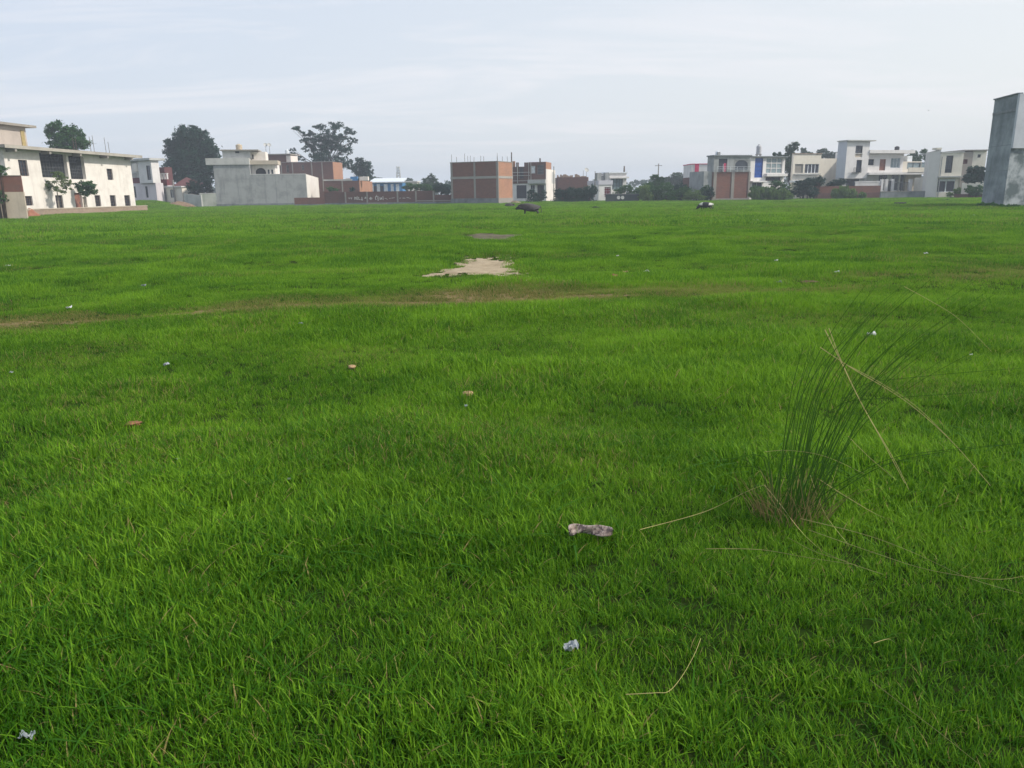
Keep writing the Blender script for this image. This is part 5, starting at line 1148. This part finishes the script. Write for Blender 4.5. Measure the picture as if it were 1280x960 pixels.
for nm, lb, px, py, w_, h_, mt in (
    ('plastic_bag', 'bright white plastic bag right of the tall grass clump blades', 1089, 424, 13, 6, LW),
    ('plastic_bag', 'white crumpled plastic at the bottom left corner of the field', 36, 931, 19, 13, LB),
    ('plastic_scrap', 'clear crumpled plastic scrap near the bottom of the picture', 714, 819, 24, 15, LB),
    ('plastic_scrap', 'bluish plastic scrap in the grass below the white house', 180, 360, 7, 5, LB),
    ('paper_scrap', 'white paper scrap just above the worn trail, at its left', 87, 388, 8, 3, LW),
    ('paper_scrap', 'pale scrap just below the worn trail, left of the bare soil', 376, 409, 9, 4, LB),
    ('paper_scrap', 'small pale scrap in the taller grass left of centre', 209, 461, 9, 4, LB),
    ('paper_scrap', 'tiny pale scrap near the left edge below the trail', 15, 471, 5, 4, LB),
    ('plastic_scrap', 'small pale green scrap right under the tan stone', 583, 514, 5, 7, LB),
    ('paper_scrap', 'tiny white scrap near the terracotta piece, lower right of it', 223, 582, 5, 5, LB),
    ('paper_scrap', 'tiny pale scrap in the grass left of the printed rag', 362, 605, 5, 5, LB),
    ('paper_scrap', 'white scrap under the right corner of the bare soil', 657, 354, 6, 3, LW),
    ('paper_scrap', 'rightmost white scrap of the row right of the bare soil', 808, 342, 10, 3, LW),
    ('paper_scrap', 'middle pale scrap of the row right of the bare soil', 782, 343, 9, 2.5, LT),
    ('paper_scrap', 'small white scrap above the row right of the bare soil', 772, 322, 4, 3, LW),
    ('paper_scrap', 'tiny white scrap far right above the bare soil', 702, 302, 3, 2.5, LW),
    ('paper_scrap', 'white scrap on the trail at the right end of the dark spot', 1046, 343, 7, 3, LW),
    ('plastic_scrap', 'pale flat scrap at the left end of the dark spot on the trail', 974, 356, 8, 3, LB),
    ('paper_scrap', 'upper white scrap of the two above the right trail', 970, 328, 6, 2.5, LW),
    ('paper_scrap', 'small upright white scrap just above the right trail', 998, 334, 3.5, 4, LW),
    ('paper_scrap', 'pale scrap far out in the grass below the cow', 945, 277, 7, 2, LW),
    ('paper_scrap', 'pale scrap seen through the blade tips of the tall clump', 1157, 319, 6, 2, LW),
    ('paper_scrap', 'tiny white scrap near the right edge, right of the tall clump', 1213, 449, 4, 4, LW),
    ('paper_scrap', 'small white scrap near the foot of the concrete tower', 1217, 270, 3.5, 2.5, LW),
    ('paper_scrap', 'white scrap at the left edge above the trail', 10, 335, 8, 2.5, LW),
    ('paper_scrap', 'tiny white scrap in the far grass before the low weathered brick wall', 110, 286, 4, 2, LW)):
    d_ = (G(px, py) - EYE).length
    crumple(nm, lb, 'litter', px, py, w_, h_, mt, lift=.055 if d_ > 6 else .04, flat=.9 if h_ > 3 else .7)
stone('stone', 'tan stone lying in the grass at the centre', 'stone', 585, 499, 17, STONE, lift=.03)
stone('stone', 'small tan stone left of the larger centre stone', 'stone', 440, 464, 10, STONE, lift=.04)
stone('brick_shard', 'flat terracotta shard in the grass at the left', 'brick', 168, 538, 22, TERRA, flat=.28, lift=.045)
stone('brick_shard', 'dark red brick half hidden at the left edge near the bottom', 'brick', 6, 842, 26, plain('dark_terracotta', (.16, .06, .035), .9), lift=.0)
stone('brick_shard', 'orange brick bit in the row right of the bare soil', 'brick', 768, 347, 11, TERRA, flat=.3, lift=.03)
stone('brick_shard', 'tan brick bit nearest the white scraps right of the bare soil', 'brick', 791, 347, 6, STONE, flat=.3, lift=.03)
stone('clod', 'dark reddish clod on the trail left of the tall clump tips', 'clod', 1012, 354, 20, plain('dark_clod', (.10, .05, .035), .95), flat=.18, lift=.0)
# printed rag in the foreground
def rag():
    m_, nt, b, o = new_mat('printed_rag'); v = obj_vec(nt); n1 = noise(nt, v, 26, 4, .7); n2 = noise(nt, v, 60, 2)
    c = mixc(nt, rng_node(nt, n1, .42, .58), (.27, .205, .175), (.075, .055, .055)); c = mixc(nt, rng_node(nt, n2, .5, .6, 0, .6), c, (.42, .36, .32))
    nt.links.new(c, b.inputs['Base Color']); b.inputs['Roughness'].default_value = .9
    top = [(710, 655), (722, 654), (728, 655.5), (738, 656.5), (748, 655.5), (757, 657), (766, 658)]
    bot = [(712, 671), (717, 668), (723, 666.5), (735, 667.5), (746, 669.5), (758, 671.5), (767, 670)]
    g = G(738, 672); mb = MB(); n = len(top)
    Y0 = g.y + .04
    rows = []
    for f in (0, .33, .66, 1):
        row = []
        for i in range(n):
            px = top[i][0] * (1 - f) + bot[i][0] * f; py = top[i][1] * (1 - f) + bot[i][1] * f
            zz = .11 - .05 * f + .012 * math.sin(i * 2.1 + f * 5); d = ray(px, py); t = (float(g.z) + zz - EYE.z) / d.z
            row.append(EYE + d * t - g)
        rows.append(row)
    for r_ in rows: mb.v += [tuple(p_) for p_ in r_]
    for a in range(3):
        for i in range(n - 1): k_ = a * n + i; mb.f.append((k_ + n, k_ + n + 1, k_ + 1, k_))
    o = mb.build('rag', m_, loc=g, smooth=True); s_ = o.modifiers.new('thick', 'SOLIDIFY'); s_.thickness = .012; s_ = o.modifiers.new('sub', 'SUBSURF'); s_.levels = 2; s_.render_levels = 2
    tag(o, 'crumpled brown printed rag lying on the foreground grass', 'rag')
rag()
# ================================================================== tall grass clump
def ribbon(mb, pts, w0, w1=None, twist=0.0):
    """a folded grass leaf along smoothed points"""
    P_ = [Vector(p) for p in pts]; Q = []
    for i in range(len(P_) - 1):
        a, b_, c_, d_ = P_[max(i - 1, 0)], P_[i], P_[i + 1], P_[min(i + 2, len(P_) - 1)]
        for k_ in range(6):
            t = k_ / 6; Q.append(.5 * ((2 * b_) + (c_ - a) * t + (2 * a - 5 * b_ + 4 * c_ - d_) * t * t + (3 * b_ - a - 3 * c_ + d_) * t ** 3))
    Q.append(P_[-1]); n = len(Q); i0 = len(mb.v)
    for i, q in enumerate(Q):
        t = (Q[min(i + 1, n - 1)] - Q[max(i - 1, 0)]).normalized(); side = t.cross(Vector((math.sin(twist), math.cos(twist), .2))).normalized(); nrm = t.cross(side)
        f = i / (n - 1); w_ = w0 * (1 - f) ** .6 + .0006 if w1 is None else w0 + (w1 - w0) * f
        mb.v += [tuple(q - side * w_), tuple(q + nrm * w_ * .5), tuple(q + side * w_)]
    for i in range(n - 1):
        k_ = i0 + 3 * i; mb.f += [(k_, k_ + 1, k_ + 4, k_ + 3), (k_ + 1, k_ + 2, k_ + 5, k_ + 4)]
cg = G(988, 652); croot = empty('tall_grass_clump', cg, 0, 'tall clump of long arching grass with straw coloured broken stalks', 'grass clump')
rr = random.Random(21)
def cl(px, py, dy=0.0): return atY(px, py, cg.y + dy) - cg
GREENB = foliage('clump_leaves', (.045, .115, .018), (.10, .19, .03), .4); STRAW = plain('straw', (.42, .36, .15), .7, var=.3, scale=2); THATCH = plain('thatch', (.20, .165, .06), .85, var=.4, scale=6)
mb = MB()
bund = [([(992, 645), (1008, 560), (1032, 470), (1072, 404), (1142, 338)], 14, 9), ([(990, 642), (1003, 560), (1020, 480), (1052, 420), (1105, 352)], 9, 10), ([(1000, 645), (1030, 560), (1068, 480), (1120, 415), (1210, 348)], 11, 14),
        ([(984, 640), (992, 560), (1004, 490), (1022, 428)], 9, 7), ([(1000, 642), (1024, 575), (1060, 500), (1100, 455), (1165, 405)], 9, 12), ([(1004, 640), (1035, 590), (1080, 520), (1140, 470), (1230, 420)], 4, 14), ([(1000, 645), (1025, 620), (1060, 598), (1110, 573), (1180, 560), (1290, 548)], 4, 5), ([(995, 640), (1020, 545), (1060, 480), (1140, 462), (1285, 452)], 2, 6)]
for pts, n, jit in bund:
    for _ in range(max(2, int(n * .85))):
        dy = rr.uniform(-.1, .16); end = rr.uniform(-.45, .35); off = rr.gauss(0, jit * 1.25); sc_ = rr.uniform(.78, 1.06); bo = rr.gauss(0, 13); by_ = rr.gauss(2, 6); L_ = []
        for i, (x, y) in enumerate(pts):
            f = i / (len(pts) - 1); x_ = pts[0][0] + (x - pts[0][0]) * (1 - (1 - sc_) * f) + off * f * 1.1 + bo * (1 - .5 * f); y_ = by_ * (1 - f) + pts[0][1] + (y - pts[0][1]) * sc_ + rr.gauss(0, 1.2) + off * f * .4
            L_.append(cl(x_, y_, dy + end * f * f))
        ribbon(mb, L_, rr.uniform(.0016, .0034), twist=rr.uniform(-1, 1))
for _ in range(34):   # bent and broken blades at the foot
    a = rr.uniform(0, 6.28); b0 = Vector((rr.gauss(0, .11), rr.gauss(0, .07), 0)); L_ = rr.uniform(.3, .75); d = Vector((math.cos(a) * rr.uniform(.2, .7), math.sin(a) * rr.uniform(.2, .6), 1)).normalized(); k_ = b0 + d * L_ * rr.uniform(.5, .8)
    ribbon(mb, [b0, b0.lerp(k_, .55) + Vector((0, 0, .02)), k_, k_ + Vector((math.cos(a) * L_ * .35, math.sin(a) * L_ * .3, -L_ * rr.uniform(.02, .35)))], rr.uniform(.002, .004), twist=rr.uniform(-1, 1))
mb.build('green_blades', GREENB, croot)
mb = MB()
_W = .6
for pts, w_ in (([(1031, 412), (1050, 450), (1076, 503), (1105, 555), (1131, 604)], .0045), ([(1036, 410), (1052, 452), (1080, 510), (1118, 575), (1136, 612)], .0038), ([(1025, 434), (1066, 461), (1130, 500), (1188, 550), (1238, 607)], .0042), ([(1050, 452), (1100, 478), (1150, 512), (1205, 568)], .003),
                ([(800, 662), (880, 640), (930, 616), (955, 606)], .0045), ([(955, 606), (975, 630), (1005, 668), (1040, 695), (1104, 718)], .0055), ([(882, 686), (950, 687), (1010, 697), (1070, 706)], .0035), ([(1000, 648), (1080, 668), (1140, 690), (1210, 722), (1278, 742)], .0042), ([(1010, 662), (1090, 690), (1160, 712), (1240, 724), (1280, 720)], .0035), ([(1022, 598), (1060, 622), (1100, 645), (1142, 660)], .0035), ([(1012, 592), (1030, 640), (1060, 680)], .003),
                ([(1130, 358), (1170, 380), (1200, 400), (1240, 440)], .0022), ([(985, 672), (1020, 690), (1060, 702)], .004), ([(955, 565), (985, 563), (1030, 570), (1080, 592)], .0028), ([(1060, 545), (1085, 570), (1120, 600)], .0026)):
    pp = []; low = pts[0][1] > 600
    for i, (x, y) in enumerate(pts):
        if y > 655 or (low and y > 640):
            d = ray(x, y); q = EYE + d * ((float(cg.z) + .10 - EYE.z) / d.z); pp.append(q - cg)
        else: pp.append(cl(x, y, -.05 - .02 * i))
    ribbon(mb, pp, w_ * _W, w_ * .3)
mb.build('dry_stalks', STRAW, croot)
mb = MB()
for _ in range(130):
    a = rr.uniform(0, 6.28); q = .16 * math.sqrt(rr.random()); b0 = Vector((q * math.cos(a) * 1.3, q * math.sin(a), -.02)); L_ = rr.uniform(.12, .42); d = Vector((math.cos(a) * .35 + rr.gauss(0, .22), math.sin(a) * .35 + rr.gauss(0, .22), 1)).normalized()
    ribbon(mb, [b0, b0 + d * L_ * .5, b0 + d * L_ + Vector((rr.gauss(0, .04), rr.gauss(0, .04), -.03))], rr.uniform(.0015, .003))
mb.build('dry_base', THATCH, croot)
# loose stalks lying on the lawn
def loose(name, label, pts, w_, z, mat=STRAW):
    g = G(*pts[len(pts) // 2]); mb = MB(); L_ = []
    for i, (x, y) in enumerate(pts):
        d = ray(x, y); zz = z[i] if hasattr(z, '__len__') else z; q = EYE + d * ((float(g.z) + zz - EYE.z) / d.z); L_.append(q - g)
    ribbon(mb, L_, w_, w_ * .6); tag(mb.build(name, mat, loc=g), label, 'stalk')
loose('dry_stalk', 'bent straw stalk on the foreground grass below the printed rag', [(782, 868), (820, 866), (836, 864), (852, 846), (868, 818), (876, 798)], .0024, [.12, .12, .12, .14, .17, .2])
loose('dry_stalk', 'long thin pale stalk near the bottom right corner', [(1088, 850), (1130, 882), (1180, 920), (1225, 956)], .0032, .14)
loose('dry_stalk', 'short curled straw stalk on the grass below the tall clump', [(1092, 804), (1104, 800), (1112, 799), (1120, 804)], .0022, .13)
# ================================================================== air
hz = MB().box(-1800, 1800, -1800, 1800, -2.5, 42).build('haze', None); hm = bpy.data.materials.new('haze'); hm.use_nodes = True; ht = hm.node_tree; ht.nodes.clear()
ho = ht.nodes.new('ShaderNodeOutputMaterial'); pv = ht.nodes.new('ShaderNodeVolumePrincipled'); pv.inputs['Color'].default_value = (.80, .88, 1.0, 1); pv.inputs['Density'].default_value = HAZE_DENSITY
ht.links.new(pv.outputs[0], ho.inputs['Volume']); hz.data.materials.append(hm); tag(hz, kind='stuff')
